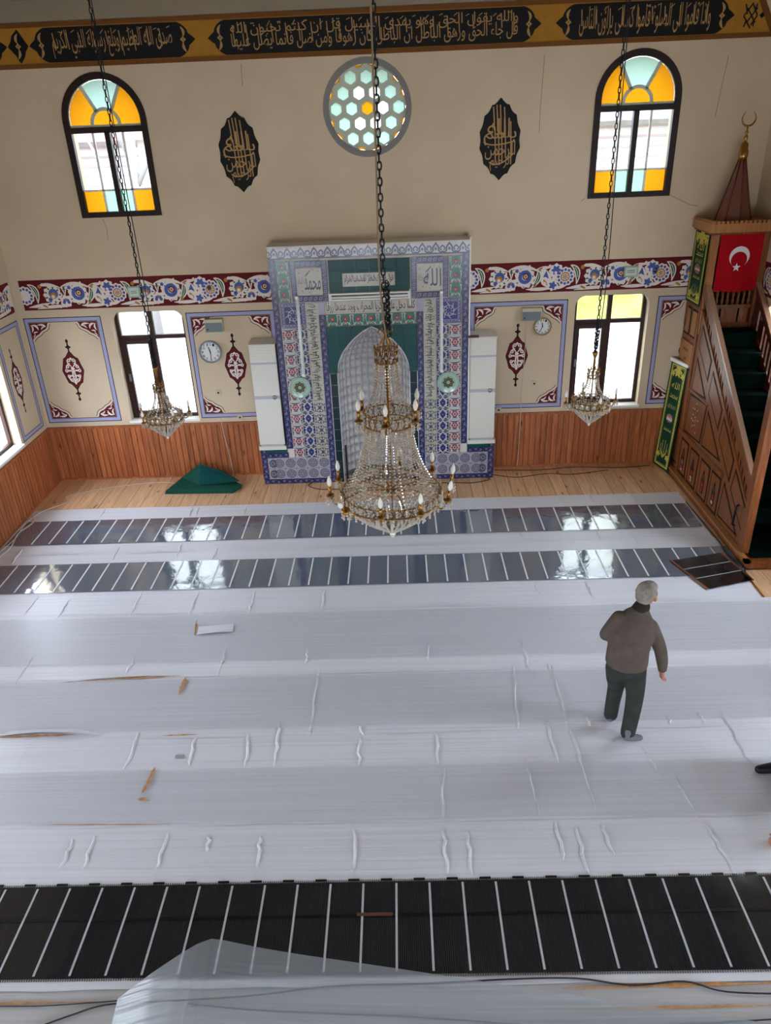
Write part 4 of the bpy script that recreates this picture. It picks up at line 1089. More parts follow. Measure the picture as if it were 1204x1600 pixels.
ac(1.045, 1.44, 1, 'white floor standing air conditioner right of the tiled niche')
MB().box(1.0, 1.17, 10.94, 11.02, 2.268, 2.29, OAKD).build('wood_strip', None, label='short brown wooden strip lying on the right air conditioner', cat='strip')
MB().box(XC-.505, XC-.475, 10.99, 11.02, .0, .62, BLKP).build('microphone_stand_case', None, label='narrow black upright case standing at the left edge of the niche', cat='case')

# ------------------------------------------------------------------ floor coverings
def sheet_mat(name, rgb, rough, ripple, seed):
    m, nt, b = _new(name); L = nt.links.new
    tc = nd(nt, 'ShaderNodeTexCoord')
    def noise_(sc, scale, det=3):
        mp = nd(nt, 'ShaderNodeMapping'); mp.inputs['Scale'].default_value = sc; mp.inputs['Location'].default_value = (seed*3.7, seed*1.9, 0)
        L(tc.outputs['Object'], mp.inputs['Vector'])
        n = nd(nt, 'ShaderNodeTexNoise'); n.inputs['Scale'].default_value = scale; n.inputs['Detail'].default_value = det
        L(mp.outputs[0], n.inputs['Vector']); return n.outputs['Fac']
    lines = noise_((.35, 38, 1), 1.0, 2); mask = noise_((.5, .9, 1), 1.0, 1); broad = noise_((2.2, 3, 1), 1.0, 3); cross = noise_((14, .25, 1), 1.0, 2)
    r = nd(nt, 'ShaderNodeValToRGB'); r.color_ramp.elements[0].position = .38; r.color_ramp.elements[1].position = .62; L(mask, r.inputs['Fac'])
    mu = nd(nt, 'ShaderNodeMath', operation='MULTIPLY'); L(lines, mu.inputs[0]); L(r.outputs['Color'], mu.inputs[1])
    m2 = nd(nt, 'ShaderNodeMath', operation='MULTIPLY_ADD'); L(broad, m2.inputs[0]); m2.inputs[1].default_value = 1.6; L(mu.outputs[0], m2.inputs[2])
    m3 = nd(nt, 'ShaderNodeMath', operation='MULTIPLY_ADD'); L(cross, m3.inputs[0]); m3.inputs[1].default_value = .35; L(m2.outputs[0], m3.inputs[2])
    bp = nd(nt, 'ShaderNodeBump'); bp.inputs['Strength'].default_value = ripple; bp.inputs['Distance'].default_value = .012
    L(m3.outputs[0], bp.inputs['Height']); L(bp.outputs['Normal'], b.inputs['Normal'])
    c = lin(rgb); rc = nd(nt, 'ShaderNodeValToRGB')
    rc.color_ramp.elements[0].color = (*[x*.90 for x in c], 1); rc.color_ramp.elements[1].color = (*c, 1)
    rc.color_ramp.elements[0].position = .3; rc.color_ramp.elements[1].position = .6
    L(lines, rc.inputs['Fac']); L(rc.outputs['Color'], b.inputs['Base Color'])
    b.inputs['Roughness'].default_value = rough; b.inputs['Specular IOR Level'].default_value = .5
    return m
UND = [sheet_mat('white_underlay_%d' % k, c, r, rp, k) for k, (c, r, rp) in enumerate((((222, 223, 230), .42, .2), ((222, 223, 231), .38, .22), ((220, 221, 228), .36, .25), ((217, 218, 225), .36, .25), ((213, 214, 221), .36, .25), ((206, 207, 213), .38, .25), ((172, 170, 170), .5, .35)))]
CREASES = [(-4.57,7.85,-4.59,7.41), (-4.15,7.76,-4.15,7.34), (-3.29,7.86,-3.27,7.34), (-2.57,7.85,-2.57,7.35), (-1.86,7.84,-1.86,7.37), (-1.00,7.82,-1.00,7.38), (-4.12,6.63,-4.12,6.15), (-2.98,6.62,-2.98,6.24), (-1.99,6.69,-2.00,6.34), (-1.08,6.68,-1.09,6.38), (-0.92,6.30,-0.95,5.38), (-2.57,5.41,-2.57,4.95), (-2.02,5.33,-2.00,4.98), (-1.24,5.50,-1.22,4.95), (-1.99,4.25,-1.99,3.92), (-2.58,4.24,-2.57,3.93), (-1.22,4.21,-1.21,3.91), (-0.46,4.25,-0.46,3.89), (-2.75,4.21,-2.75,3.94), (-1.64,4.22,-1.63,4.07), (-0.47,5.45,-0.44,5.31), (-0.46,5.29,-0.46,4.93), (-1.52,5.36,-1.48,4.96), (0.24,6.71,0.22,6.37), (1.24,6.70,1.27,6.16), (1.48,6.30,1.49,5.38), (1.11,6.29,1.02,5.36), (1.31,5.47,1.30,4.93), (0.25,5.34,0.25,4.94), (0.29,4.90,0.25,4.33), (1.03,4.99,1.04,4.35), (1.50,5.34,1.51,4.38), (2.95,5.53,2.97,4.86), (2.74,5.54,2.75,5.34), (2.44,5.50,2.44,5.35), (1.68,5.51,1.69,5.36), (0.26,4.25,0.26,3.83), (0.45,4.22,0.44,3.82), (1.16,4.29,1.16,3.94), (1.32,4.23,1.31,3.82), (2.35,4.25,2.40,3.84), (1.53,4.25,1.54,3.98), (2.09,5.12,2.15,4.67), (2.26,4.77,2.31,4.30), (-4.54,10.24,-4.54,9.98), (-3.20,10.23,-3.18,9.91), (-3.10,10.22,-3.08,9.91), (-5.31,9.06,-5.29,8.67), (-3.94,9.05,-3.93,8.69), (-3.09,9.09,-3.07,8.70), (-2.56,8.94,-2.56,8.64), (-2.38,10.18,-2.38,9.92), (2.34,10.22,2.37,9.92), (2.80,10.30,2.81,9.96), (3.38,10.30,3.41,9.92), (2.64,9.11,2.65,8.86), (3.06,9.09,3.09,8.65), (1.61,9.14,1.61,8.95), (1.59,7.90,1.61,7.58), (2.21,7.85,2.23,7.48)]
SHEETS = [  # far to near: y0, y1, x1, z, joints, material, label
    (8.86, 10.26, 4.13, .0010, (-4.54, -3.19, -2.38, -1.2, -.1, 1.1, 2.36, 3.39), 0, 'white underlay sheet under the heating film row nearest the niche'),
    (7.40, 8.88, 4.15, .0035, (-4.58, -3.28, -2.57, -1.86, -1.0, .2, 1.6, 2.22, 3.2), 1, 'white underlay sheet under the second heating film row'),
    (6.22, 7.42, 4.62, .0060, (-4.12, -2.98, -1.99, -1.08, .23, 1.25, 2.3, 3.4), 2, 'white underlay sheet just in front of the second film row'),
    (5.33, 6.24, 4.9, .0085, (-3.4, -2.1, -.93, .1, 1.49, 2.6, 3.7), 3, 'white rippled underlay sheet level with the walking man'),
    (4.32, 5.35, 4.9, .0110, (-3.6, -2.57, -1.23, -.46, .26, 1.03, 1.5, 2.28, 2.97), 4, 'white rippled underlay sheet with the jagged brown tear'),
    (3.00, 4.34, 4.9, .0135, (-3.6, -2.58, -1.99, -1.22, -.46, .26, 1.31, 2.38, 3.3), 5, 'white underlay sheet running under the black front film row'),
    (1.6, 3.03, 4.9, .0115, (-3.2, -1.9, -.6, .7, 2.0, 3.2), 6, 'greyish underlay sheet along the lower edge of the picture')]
TORN = pm('bare_wood_in_tear', (182, 136, 92), .7, spec=.2, var=.25, vscale=30)
for y0, y1, x1, z, js, mi_, lab in SHEETS:
    r = empty('underlay_sheet', ((XL+x1)/2, (y0+y1)/2, 0), label=lab, cat='underlay', group='white underlay sheets on the floor')
    xs = [XL+.05]+list(js)+[x1]
    for a, b in zip(xs, xs[1:]):
        def fn(u, v, a=a, b=b):
            x = a+(b-a)*u; y = y0+(y1-y0)*v
            e = min(v, 1-v)*(y1-y0); eu = min(u, 1-u)*(b-a)
            zz = z+.0022+.0022*noise.noise((x*1.3, y*2.1, z*900))+.0012*noise.noise((x*4, y*5, 3))
            if v < .5 and e < .08: zz += .009*(1-e/.08)**1.5*(.55+.6*noise.noise((x*1.1, 7, z*300)))
            if eu < .06: zz += .004*(1-eu/.06)*max(0, noise.noise((a*7+b*3, y*1.2, 5))+.35)
            return (x, y+(.012*noise.noise((x*2.2, 0, z*500)) if v in (0., 1.) else 0), zz)
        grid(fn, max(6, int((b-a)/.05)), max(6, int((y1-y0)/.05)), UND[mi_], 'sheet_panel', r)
    for (ax, ay, bx, by) in CREASES:
        ym = (ay+by)/2
        if y0 <= ym < y1:
            n = 7; c = MB(); rn = random.Random(int(ax*100)+int(ay*100))
            A = []
            for k in range(n+1):
                t = k/n; x = ax+(bx-ax)*t+rn.uniform(-.012, .012); y = ay+(by-ay)*t
                hgt = .013*sin(pi*(t*.9+.05)); A.append([c.p(x-.022, y, z+.004), c.p(x-.004, y, z+.005+hgt), c.p(x+.004, y, z+.002+hgt*.5), c.p(x+.006, y, z+.002)])
            for p, q in zip(A, A[1:]):
                for k in range(3): c.f([p[k], p[k+1], q[k+1], q[k]], UND[mi_])
            c.build('crease', r)
def tear(sheetpts, z, label_parent, flap=None):
    MB().prism(sheetpts, z, z+.0012, TORN).build('tear', label_parent)
sheets = [o for o in COL.objects if o.name.startswith('underlay_sheet')]
def jag(x0, y0, x1, y1, w, n=12, seed=1):
    rn = random.Random(seed); L = []; R = []
    for k in range(n+1):
        t = k/n; x = x0+(x1-x0)*t; y = y0+(y1-y0)*t; dx, dy = x1-x0, y1-y0; l = sqrt(dx*dx+dy*dy)
        ww = w*sin(pi*(t*.94+.03))*rn.uniform(.4, 1.25)
        L.append((x-dy/l*ww, y+dx/l*ww)); R.append((x+dy/l*ww*rn.uniform(.2, .8), y-dx/l*ww*rn.uniform(.2, .8)))
    return L+R[::-1]
tear(jag(-2.45, 7.22, -2.40, 6.92, .022, 12, 3), .0250, sheets[2])
tear(jag(-3.62, 6.17, -2.38, 6.235, .020, 16, 5), .0205, sheets[3]); tear(jag(-2.33, 6.20, -2.33, 5.93, .045, 10, 8), .0275, sheets[3])
tear(jag(-3.95, 5.385, -3.2, 5.40, .022, 14, 9), .019, sheets[4]); tear(jag(-2.35, 5.36, -2.02, 5.37, .01, 8, 4), .019, sheets[4])
tear(jag(-2.30, 4.96, -2.33, 4.66, .034, 12, 14), .0300, sheets[4]); tear(jag(-2.36, 4.60, -2.24, 4.58, .022, 6, 15), .0300, sheets[4])
tear(jag(-3.2, 4.36, -2.0, 4.335, .007, 14, 6), .021, sheets[5])
for x0, x1, y, w, sd in ((-5.2, -1.95, 2.905, .014, 21), (.95, 2.6, 2.97, .02, 22), (.8, 2.6, 2.83, .012, 23)): tear(jag(x0, y, x1, y+.02, w, 18, sd), .0175, sheets[6])
# lifted lips beside the larger tears
def lip(x0, y0, x1, y1, w, hgt, z, m, par):
    def fn(u, v):
        x = x0+(x1-x0)*u; y = y0+(y1-y0)*u; dx, dy = x1-x0, y1-y0; l = sqrt(dx*dx+dy*dy); s = sin(pi*u)
        return (x-dy/l*w*(1-v), y+dx/l*w*(1-v), z+hgt*s*v**1.5+.001)
    grid(fn, 16, 5, m, 'lifted_edge', par)
lip(-3.6, 6.19, -2.4, 6.25, .12, .02, .011, UND[2], sheets[2]); lip(-3.98, 5.40, -2.95, 5.39, .12, .05, .013, UND[3], sheets[3])
lip(-2.38, 6.94, -1.98, 6.98, .16, .012, .0245, UND[2], sheets[2])
cr = MB().box(-2.15, -2.07, 5.07, 5.11, .019, .021, pm('grey_scrap', (150, 150, 156), .5)).build('scrap', None, label='small grey scrap lying on the underlay near the jagged tear', cat='scrap')

def haze_mat():
    m = sheet_mat('thin_milky_film', (204, 205, 211), .24, .8, 9); nt = m.node_tree; L = nt.links.new
    out = nt.nodes['Material Output']; p = nt.nodes['Principled BSDF']
    tr = nd(nt, 'ShaderNodeBsdfTransparent'); mx = nd(nt, 'ShaderNodeMixShader'); mx.inputs[0].default_value = .36
    L(tr.outputs[0], mx.inputs[1]); L(p.outputs[0], mx.inputs[2]); L(mx.outputs[0], out.inputs[0]); return m
HAZE = haze_mat()
for ya, yb, zz, lab in ((6.46, 7.34, .020, 'thin milky film strip laid beyond the walking man'), (5.43, 6.19, .0225, 'thin milky film strip passing under the feet of the walking man'), (4.345, 4.925, .025, 'thin milky film strip nearest the black front film row')):
    tag(grid(lambda u, v: (XL+.1+10.3*u, ya+(yb-ya)*v+.010*noise.noise((u*9, v*3, zz*99)), zz+.0035*noise.noise((u*16, v*3, zz*50))), 200, 10, HAZE, 'milky_film'), label=lab, cat='plastic film', group='milky film strips')
def film_mat(name, dark, light, rough, wob, coat=0.):
    m, nt, b = _new(name); L = nt.links.new; b.inputs['Coat Weight'].default_value = coat; b.inputs['Coat Roughness'].default_value = .06; b.inputs['Coat IOR'].default_value = 1.7
    tc = nd(nt, 'ShaderNodeTexCoord'); sx = nd(nt, 'ShaderNodeSeparateXYZ'); L(tc.outputs['Object'], sx.inputs[0])
    mu = nd(nt, 'ShaderNodeMath', operation='MULTIPLY'); mu.inputs[1].default_value = 72; L(sx.outputs['X'], mu.inputs[0])
    fr_ = nd(nt, 'ShaderNodeMath', operation='FRACT'); L(mu.outputs[0], fr_.inputs[0])
    gt = nd(nt, 'ShaderNodeMath', operation='GREATER_THAN'); gt.inputs[1].default_value = .80; L(fr_.outputs[0], gt.inputs[0])
    mx = nd(nt, 'ShaderNodeMixRGB'); mx.inputs[1].default_value = (*lin(dark), 1); mx.inputs[2].default_value = (*lin(light), 1); L(gt.outputs[0], mx.inputs[0])
    L(mx.outputs[0], b.inputs['Base Color']); b.inputs['Roughness'].default_value = rough; b.inputs['Specular IOR Level'].default_value = .9
    n = nd(nt, 'ShaderNodeTexNoise'); n.inputs['Scale'].default_value = 5; n.inputs['Detail'].default_value = 3; n.inputs['Distortion'].default_value = .6; L(tc.outputs['Object'], n.inputs['Vector'])
    bp = nd(nt, 'ShaderNodeBump'); bp.inputs['Strength'].default_value = wob; bp.inputs['Distance'].default_value = .02; L(n.outputs['Fac'], bp.inputs['Height']); L(bp.outputs['Normal'], b.inputs['Normal']); L(bp.outputs['Normal'], b.inputs['Coat Normal'])
    return m
FILMB = film_mat('sheen_grey_film', (82, 94, 112), (116, 126, 140), .10, .16, 1.)  # dark film; reflected sheen and the clear plastic's haze are put into its colour
FILMF = film_mat('black_heating_film', (5, 8, 12), (40, 48, 58), .12, .05)
STRIPE = pm('silver_contact_strip', (170, 172, 176), .35, spec=.5)
STRIPW = pm('white_contact_strip', (226, 230, 234), .4, spec=.4)
STRIPD = pm('dark_edge_bar', (10, 11, 13), .3, spec=.4)
def film(x0, x1, y0, y1, z, first, mat, label, sw=.020, mid=None, step=.2475, sm_=None):
    r = empty('heating_film', ((x0+x1)/2, (y0+y1)/2, 0), label=label, cat='heating film', group='heating film rows')
    def fn(u, v):
        x = x0+(x1-x0)*u; y = y0+(y1-y0)*v
        return (x, y, z+.0022*noise.noise((x*1.7, y*2.3, 2))+.0012*noise.noise((x*6, y*5, 9)))
    grid(fn, int((x1-x0)/.05), 14, mat, 'film_sheet', r)
    x = first
    sm = MB().box(-sw/2, sw/2, .018-(y1-y0)/2, (y1-y0)/2-.018, .0030, .0042, STRIPE if mid else STRIPW).mesh('contact_strip')
    while x < x1-.01:
        if x > x0+.01: place(sm, 'contact_strip', r, (x, (y0+y1)/2, z))
        x += step
    if mid: MB().box(x0, x1, mid-.011, mid+.011, z+.0028, z+.0036, STRIPD).build('edge_bar', r)
    return r
film(XL+.09, 4.10, 9.155, 9.868, .012, -5.24, FILMB, 'glossy grey heating film row nearest the prayer niche')
film(XL+.09, 4.20, 7.912, 8.605, .014, -5.42, FILMB, 'glossy grey heating film row, second from the prayer niche')
ff = film(XL+.15, 4.6, 3.075, 3.775, .0215, -5.62+.04, FILMF, 'glossy black heating film row in the foreground', .016, 3.50)
FMX = -.178  # strip under the camera axis
b = MB(); x = XL+.2
while x < 4.55: b.box(x, x+.004, 3.777, 3.792, .019, .0225, STRIPD); b.box(x, x+.004, 3.058, 3.073, .019, .0225, STRIPD); x += .0165
b.build('edge_comb', ff)
x = XL+.25
while x < 4.5: MB().box(x, x+.085, 3.785, 3.80, .019, .024, STRIPD).build('connector', ff); x += .2475
tape = MB().box(-.42, -.16, 3.495, 3.52, .0265, .0275, pm('brown_tape', (84, 50, 34), .5)).build('tape', ff)
# loose sample panel with copper edges by the pulpit
r = empty('heating_mat', (3.8, 8.0, 0), label='small black heating film panel with copper edges beside the pulpit', cat='heating film')
c = [(3.37, 8.27), (4.06, 8.43), (4.20, 7.77), (3.59, 7.60)]
def bl(u, v): return tuple((1-u)*(1-v)*c[0][k]+u*(1-v)*c[1][k]+u*v*c[2][k]+(1-u)*v*c[3][k] for k in (0, 1))
SAMP = film_mat('sample_film', (9, 9, 13), (14, 14, 20), .12, .3)
grid(lambda u, v: (*bl(u, v), .024+.006*noise.noise((u*5, v*4, 1))), 16, 16, SAMP, 'film_sheet', r)
for t in (.345, .67):
    a, d = bl(0, t-.008), bl(1, t-.008); e_, f_ = bl(1, t+.008), bl(0, t+.008); MB().prism([a, d, e_, f_], .0285, .0305, STRIPE).build('contact_strip', r)
for u0, u1 in ((-.012, .02), (.98, 1.012)):
    MB().prism([bl(u0, -.01), bl(u1, -.01), bl(u1, 1.01), bl(u0, 1.01)], .021, .031, COPPER).build('copper_edge', r)

# folded translucent plastic sheet in the foreground
def plastic():
    m = bpy.data.materials.new('translucent_plastic'); m.use_nodes = True; nt = m.node_tree; L = nt.links.new
    nt.nodes.remove(nt.nodes['Principled BSDF']); out = nt.nodes['Material Output']
    tr = nd(nt, 'ShaderNodeBsdfTransparent'); tr.inputs[0].default_value = (.92, .95, .97, 1)
    df = nd(nt, 'ShaderNodeBsdfDiffuse'); df.inputs[0].default_value = (.62, .67, .72, 1); tl = nd(nt, 'ShaderNodeBsdfTranslucent'); tl.inputs[0].default_value = (.62, .67, .72, 1)
    gl = nd(nt, 'ShaderNodeBsdfGlossy'); gl.inputs['Roughness'].default_value = .25
    tc = nd(nt, 'ShaderNodeTexCoord'); mp = nd(nt, 'ShaderNodeMapping'); mp.inputs['Rotation'].default_value = (0, 0, radians(8)); mp.inputs['Scale'].default_value = (.6, 30, .6); L(tc.outputs['Object'], mp.inputs[0])
    n = nd(nt, 'ShaderNodeTexNoise'); n.inputs['Scale'].default_value = 1; n.inputs['Detail'].default_value = 1; L(mp.outputs[0], n.inputs['Vector'])
    bp = nd(nt, 'ShaderNodeBump'); bp.inputs['Strength'].default_value = .5; bp.inputs['Distance'].default_value = .01; L(n.outputs['Fac'], bp.inputs['Height'])
    for s_ in (df, gl, tl): L(bp.outputs['Normal'], s_.inputs['Normal'])
    a = nd(nt, 'ShaderNodeMixShader'); a.inputs[0].default_value = .4; L(df.outputs[0], a.inputs[1]); L(tl.outputs[0], a.inputs[2])
    b_ = nd(nt, 'ShaderNodeMixShader'); b_.inputs[0].default_value = .12; L(a.outputs[0], b_.inputs[1]); L(gl.outputs[0], b_.inputs[2])
    c_ = nd(nt, 'ShaderNodeMixShader'); c_.inputs[0].default_value = .42; L(tr.outputs[0], c_.inputs[1]); L(b_.outputs[0], c_.inputs[2]); L(c_.outputs[0], out.inputs[0]); return m
PLAST = plastic()
cx_ = [-1.99, -1.80, -1.63, -1.54, -1.45, -1.35, -1.1, -.8, -.2, .64, 1.82, 3.4]
cz_ = [.03, .14, .215, .235, .23, .20, .15, .11, .06, .035, .03, .03]
cy_ = [2.955, 3.13, 3.265, 3.325, 3.36, 3.345, 3.29, 3.235, 3.14, 3.00, 2.81, 2.56]
def lerp(t, A): k = min(int(t), len(A)-2); f = t-k; return A[k]*(1-f)+A[k+1]*f
N_ = len(cx_)-1
def fsheet(u, v):
    t = u*N_; x, y, z = lerp(t, cx_), lerp(t, cy_), lerp(t, cz_)
    y = y-(y-2.1)*v; x = x+(.07*v if t < 3 else .05*v*max(0, 1-(t-3)/3)); z = max(.03, z*(1-.15*v)+.006*noise.noise((x*3, y*3, 4)))
    s = (CAMH-z)/CAMH
    return (x*s, y*s, z)
pr = empty('plastic_sheet', (0, 2.7, 0), label='translucent ribbed plastic sheet with folded corner in the foreground', cat='plastic sheet')
k0 = 2.6/N_
grid(lambda u, v: fsheet(k0+(1-k0)*u, v), 60, 14, PLAST, 'main_sheet', pr)
grid(lambda u, v: fsheet(k0*u, v), 16, 14, PLAST, 'folded_flap', pr)
# cables
cord('floor_cable', [(-2.46, 2.76, .024), (-2.25, 2.84, .024), (-2.05, 2.90, .024), (-1.7, 2.915, .03), (-1.3, 2.93, .03), (-1.0, 2.955, .026), (-.55, 3.0, .026), (.1, 3.01, .026), (.6, 3.03, .026), (1.05, 3.03, .026), (1.4, 2.98, .026), (1.75, 3.0, .026), (2.0, 2.93, .026), (2.5, 2.91, .026)], .006, CABLE, 'thin black cable running beside the front film row', 6, 6)
cord('floor_cable', [(-1.5, 2.90, .024), (-1.1, 2.86, .024), (-.6, 2.83, .024), (0, 2.80, .024), (.8, 2.74, .024), (1.7, 2.74, .024), (2.4, 2.77, .024)], .005, CABLE, 'thin black cable under the translucent plastic sheet')
cord('floor_cable', [(-2.9, 2.905, .022), (-2.5, 2.90, .022), (-2.1, 2.92, .022), (-1.95, 2.93, .022)], .004, CABLE, 'short black cable at the lower left corner')
cord('trailing_cable', [(-5.62, 8.9, .02), (-5.55, 9.3, .02), (-5.6, 9.8, .012), (-5.52, 10.2, .012), (-5.25, 10.5, .01), (-5.3, 10.75, .01), (-4.6, 11.05, .01), (-3.9, 11.15, .01), (-3.45, 10.98, .01)], .007, CABLEW, 'white cable trailing from the left wall to the green rug', 6, 7)
cord('trailing_cable', [(-5.6, 8.6, .02), (-5.5, 9.05, .02), (-5.57, 9.5, .02), (-5.5, 9.85, .02), (-5.63, 10.1, .012)], .008, CABLEW, 'looped white cable at the left end of the film rows')
cord('floor_cable', [(-1.43, 10.97, .02), (-1.5, 10.86, .008), (-1.3, 10.72, .008), (-.9, 10.7, .008), (-.4, 10.72, .008), (.2, 10.78, .008), (.7, 10.82, .008), (1.1, 10.79, .008), (1.38, 10.9, .008), (1.3, 10.96, .02)], .007, CABLEB, 'brown cable lying on the boards in front of the niche', 6, 7)
cord('floor_cable', [(1.5, 11.25, .008), (2.2, 11.2, .008), (2.8, 11.27, .008), (3.5, 11.2, .008), (4.0, 11.25, .008)], .006, CABLEB, 'brown cable along the foot of the right wainscot', 6, 6)
cord('floor_cable', [(1.4, 11.1, .008), (1.8, 10.95, .008), (2.3, 11.05, .008), (2.7, 11.0, .008), (3.3, 11.12, .008)], .005, CABLEB, 'thin brown cable on the boards right of the niche', 6, 6)
cord('floor_cable', [(4.12, 9.9, .02), (4.14, 9.2, .02), (4.15, 8.7, .02), (4.13, 8.35, .02), (4.22, 8.12, .02), (4.18, 7.95, .014)], .009, CABLE, 'black cable along the foot of the pulpit', 6, 6)

# ------------------------------------------------------------------ folded green rug by the wainscot
rug = empty('folded_rug', (-3.2, 10.9, 0), label='folded dark green rug on the boards by the wainscot', cat='rug')
base = [(-3.76, 10.72), (-2.68, 10.68), (-2.58, 10.86), (-2.72, 11.0), (-3.3, 11.26), (-3.62, 11.22)]
def slab(pts, z0, z1, m, name):
    b = MB(); n = len(pts); cx = sum(p[0] for p in pts)/n; cy = sum(p[1] for p in pts)/n
    rings = []
    for s, z in ((1, z0), (1.015, z0+(z1-z0)*.3), (1.015, z0+(z1-z0)*.7), (.985, z1)): rings.append([b.p(cx+(x-cx)*s, cy+(y-cy)*s, z) for x, y in pts])
    for a, c_ in zip(rings, rings[1:]):
        for k in range(n): b.f([a[k], a[(k+1) % n], c_[(k+1) % n], c_[k]], m)
    b.f(rings[-1], m); b.f(rings[0][::-1], m); return b.build(name, rug)
slab(base, .001, .03, TEALR, 'lower_layer'); slab([(x+.015, y+.01) for x, y in base], .03, .062, TEALR, 'upper_layer')
def tri_patch(A, B, C_, m, name, bulge=.03):
    A, B, C_ = Vector(A), Vector(B), Vector(C_); b = MB(); n = 9; idx = {}
    nn = (B-A).cross(C_-A).normalized()
    for i in range(n+1):
        for j in range(n+1-i):
            u, v = i/n, j/n; p = A*(1-u-v)+B*u+C_*v+nn*bulge*(27*u*v*(1-u-v)+.3*noise.noise((u*4, v*4, bulge*90)))
            idx[i, j] = b.p(*p)
    for i in range(n):
        for j in range(n-i):
            b.f([idx[i, j], idx[i+1, j], idx[i, j+1]], m, True)
            if i+j < n-1: b.f([idx[i+1, j], idx[i+1, j+1], idx[i, j+1]], m, True)
    return b.build(name, rug)
pk = (-3.27, 11.17, .31); v1 = (-3.60, 11.18, .075); v2 = (-3.24, 10.86, .07); v3 = (-2.60, 10.92, .10); v4 = (-2.82, 11.12, .13)
tri_patch(v1, pk, v2, TEALR, 'raised_fold', -.02); tri_patch(pk, v3, v2, TEALR2, 'turned_back_flap', -.04); tri_patch(pk, v4, v3, TEALR2, 'turned_back_flap', -.03)
tri_patch((-3.62, 11.2, .06), (-3.40, 11.22, .20), (-3.3, 11.2, .2), TEALR, 'raised_fold', .01)
tri_patch((-2.66, 10.86, .11), (-2.58, 10.94, .09), (-3.2, 10.85, .07), TEALR, 'turned_back_flap', .01)

# ------------------------------------------------------------------ wooden pulpit
mb = empty('minbar', (4.62, 9.7, 0), label='tall carved wooden pulpit with stairs and pointed spire at the right wall', cat='pulpit')
YF = 8.30
vin = lambda u: .70+.815*(u-8.43)
MB().box(4.22, 5.03, 8.06, D-.01, .0, .085, OAK).build('plinth', mb)
MB().box(4.20, 4.27, 8.04, D-.012, .085, .115, OAKL).build('plinth_moulding', mb)
MB().box(4.20, 5.03, 8.04, 8.12, .085, .115, OAK).build('plinth_moulding', mb)
MB(FS).prism([(D-.005, .08), (YF, .08), (YF, vin(YF)), (10.80, vin(10.80)), (10.80, 2.72), (D-.005, 2.72)], -.035, 0, OAK).build('side_panel', mb)
def mpanel(pts, name='panel', m=OAK, ins=.014, art=None):
    n = len(pts); cx = sum(p[0] for p in pts)/n; cy = sum(p[1] for p in pts)/n
    def off(d):
        q = []
        for k in range(n):
            a, b_, c_ = pts[k-1], pts[k], pts[(k+1) % n]
            def nrm(p, r):
                dx, dy = r[0]-p[0], r[1]-p[1]; l = sqrt(dx*dx+dy*dy); nx, ny = -dy/l, dx/l
                if nx*(cx-p[0])+ny*(cy-p[1]) < 0: nx, ny = -nx, -ny
                return nx, ny
            n1, n2 = nrm(a, b_), nrm(b_, c_); sx, sy = n1[0]+n2[0], n1[1]+n2[1]; dd = 1+n1[0]*n2[0]+n1[1]*n2[1]
            q.append((b_[0]+sx/dd*d, b_[1]+sy/dd*d))
        return q
    b = MB(FS); b.prism(off(-.017), 0, .002, OAKX); b.prism(off(.013), .001, .006, m)
    o = b.build(name, mb)
    if art: s = MB(FS); art(s); s.build('inlay', o)
    return o
for q in ([(10.65, 2.39), (10.19, 2.03), (10.22, 1.75), (10.68, 2.10)], [(10.07, 1.90), (9.60, 1.53), (9.63, 1.25), (10.10, 1.59)], [(9.49, 1.45), (9.01, 1.06), (9.04, .76), (9.53, 1.14)], [(8.89, .96), (8.43, .61), (8.46, .32), (8.94, .68)],
          [(10.67, 1.92), (10.20, 1.49), (10.72, 1.45)], [(10.02, 1.35), (9.43, .88), (10.06, .84)], [(9.14, .66), (8.58, .20), (9.18, .18)]): mpanel(q)
PEARL = pm('pearl_inlay', (214, 196, 178), .3)
def a_s(s):
    for k in range(22):
        rn = random.Random(k); a = k*2.4; r = .03+.011*k; s.disc(10.44+r*cos(a)*.6, 1.10+r*sin(a)*.95, .014, .0068, PEARL if k % 3 else GREYP, 7)
    s.stroke([(10.44, .88), (10.45, 1.32)], .012, .0066, OAKD)
mpanel([(10.72, 1.38), (10.10, 1.42), (10.14, .84), (10.76, .80)], art=a_s)
RB = pm('red_inlay', (164, 34, 44), .4); GB = pm('dark_green_inlay', (22, 44, 36), .4)
for k, (a, c_) in enumerate(((10.78, 10.50), (10.39, 10.08), (9.97, 9.65), (9.56, 9.26))):
    def a_p(s, a=a, c_=c_, k=k):
        m = (a+c_)/2
        s.prism([(m-.05, .20), (m+.05, .20), (m+.055, .40), (m+.03, .50), (m, .57), (m-.03, .50), (m-.055, .40)], .004, .0066, OAKX)
        s.disc(m, .44, .03, .0072, GB, 8, ry=.06); s.disc(m, .33, .032, .0076, RB if k else GREYP, 8, ry=.05); s.disc(m+.005, .25, .034, .0081, PEARL if k % 2 else RB, 8, ry=.03); s.disc(m, .21, .03, .0086, GB if k > 1 else PEARL, 8, ry=.018)
    mpanel([(a, .66), (c_, .66), (c_, .14), (a, .14)], art=a_p)
MB(FS).box(9.22, 10.90, .715, .79, 0, .035, OAK).build('rail', mb)
MB(FS).box(10.05, 10.82, 1.425, 1.455, 0, .012, OAK).build('rail', mb)
MB(FS).prism([(10.86, .1), (10.80, .1), (10.80, 2.72), (10.86, 2.72)], 0, .02, OAK).build('stile', mb)
for q in ([(11.36, 2.53), (11.16, 2.53), (11.16, 2.16), (11.36, 2.16)], [(11.10, 2.53), (10.90, 2.53), (10.90, 2.16), (11.10, 2.16)]): mpanel(q, m=OAKL)
o = MB(FS).box(10.87, 11.36, 1.75, 2.06, 0, .02, OAKL).build('inscription_board', mb)
s = MB(FS)
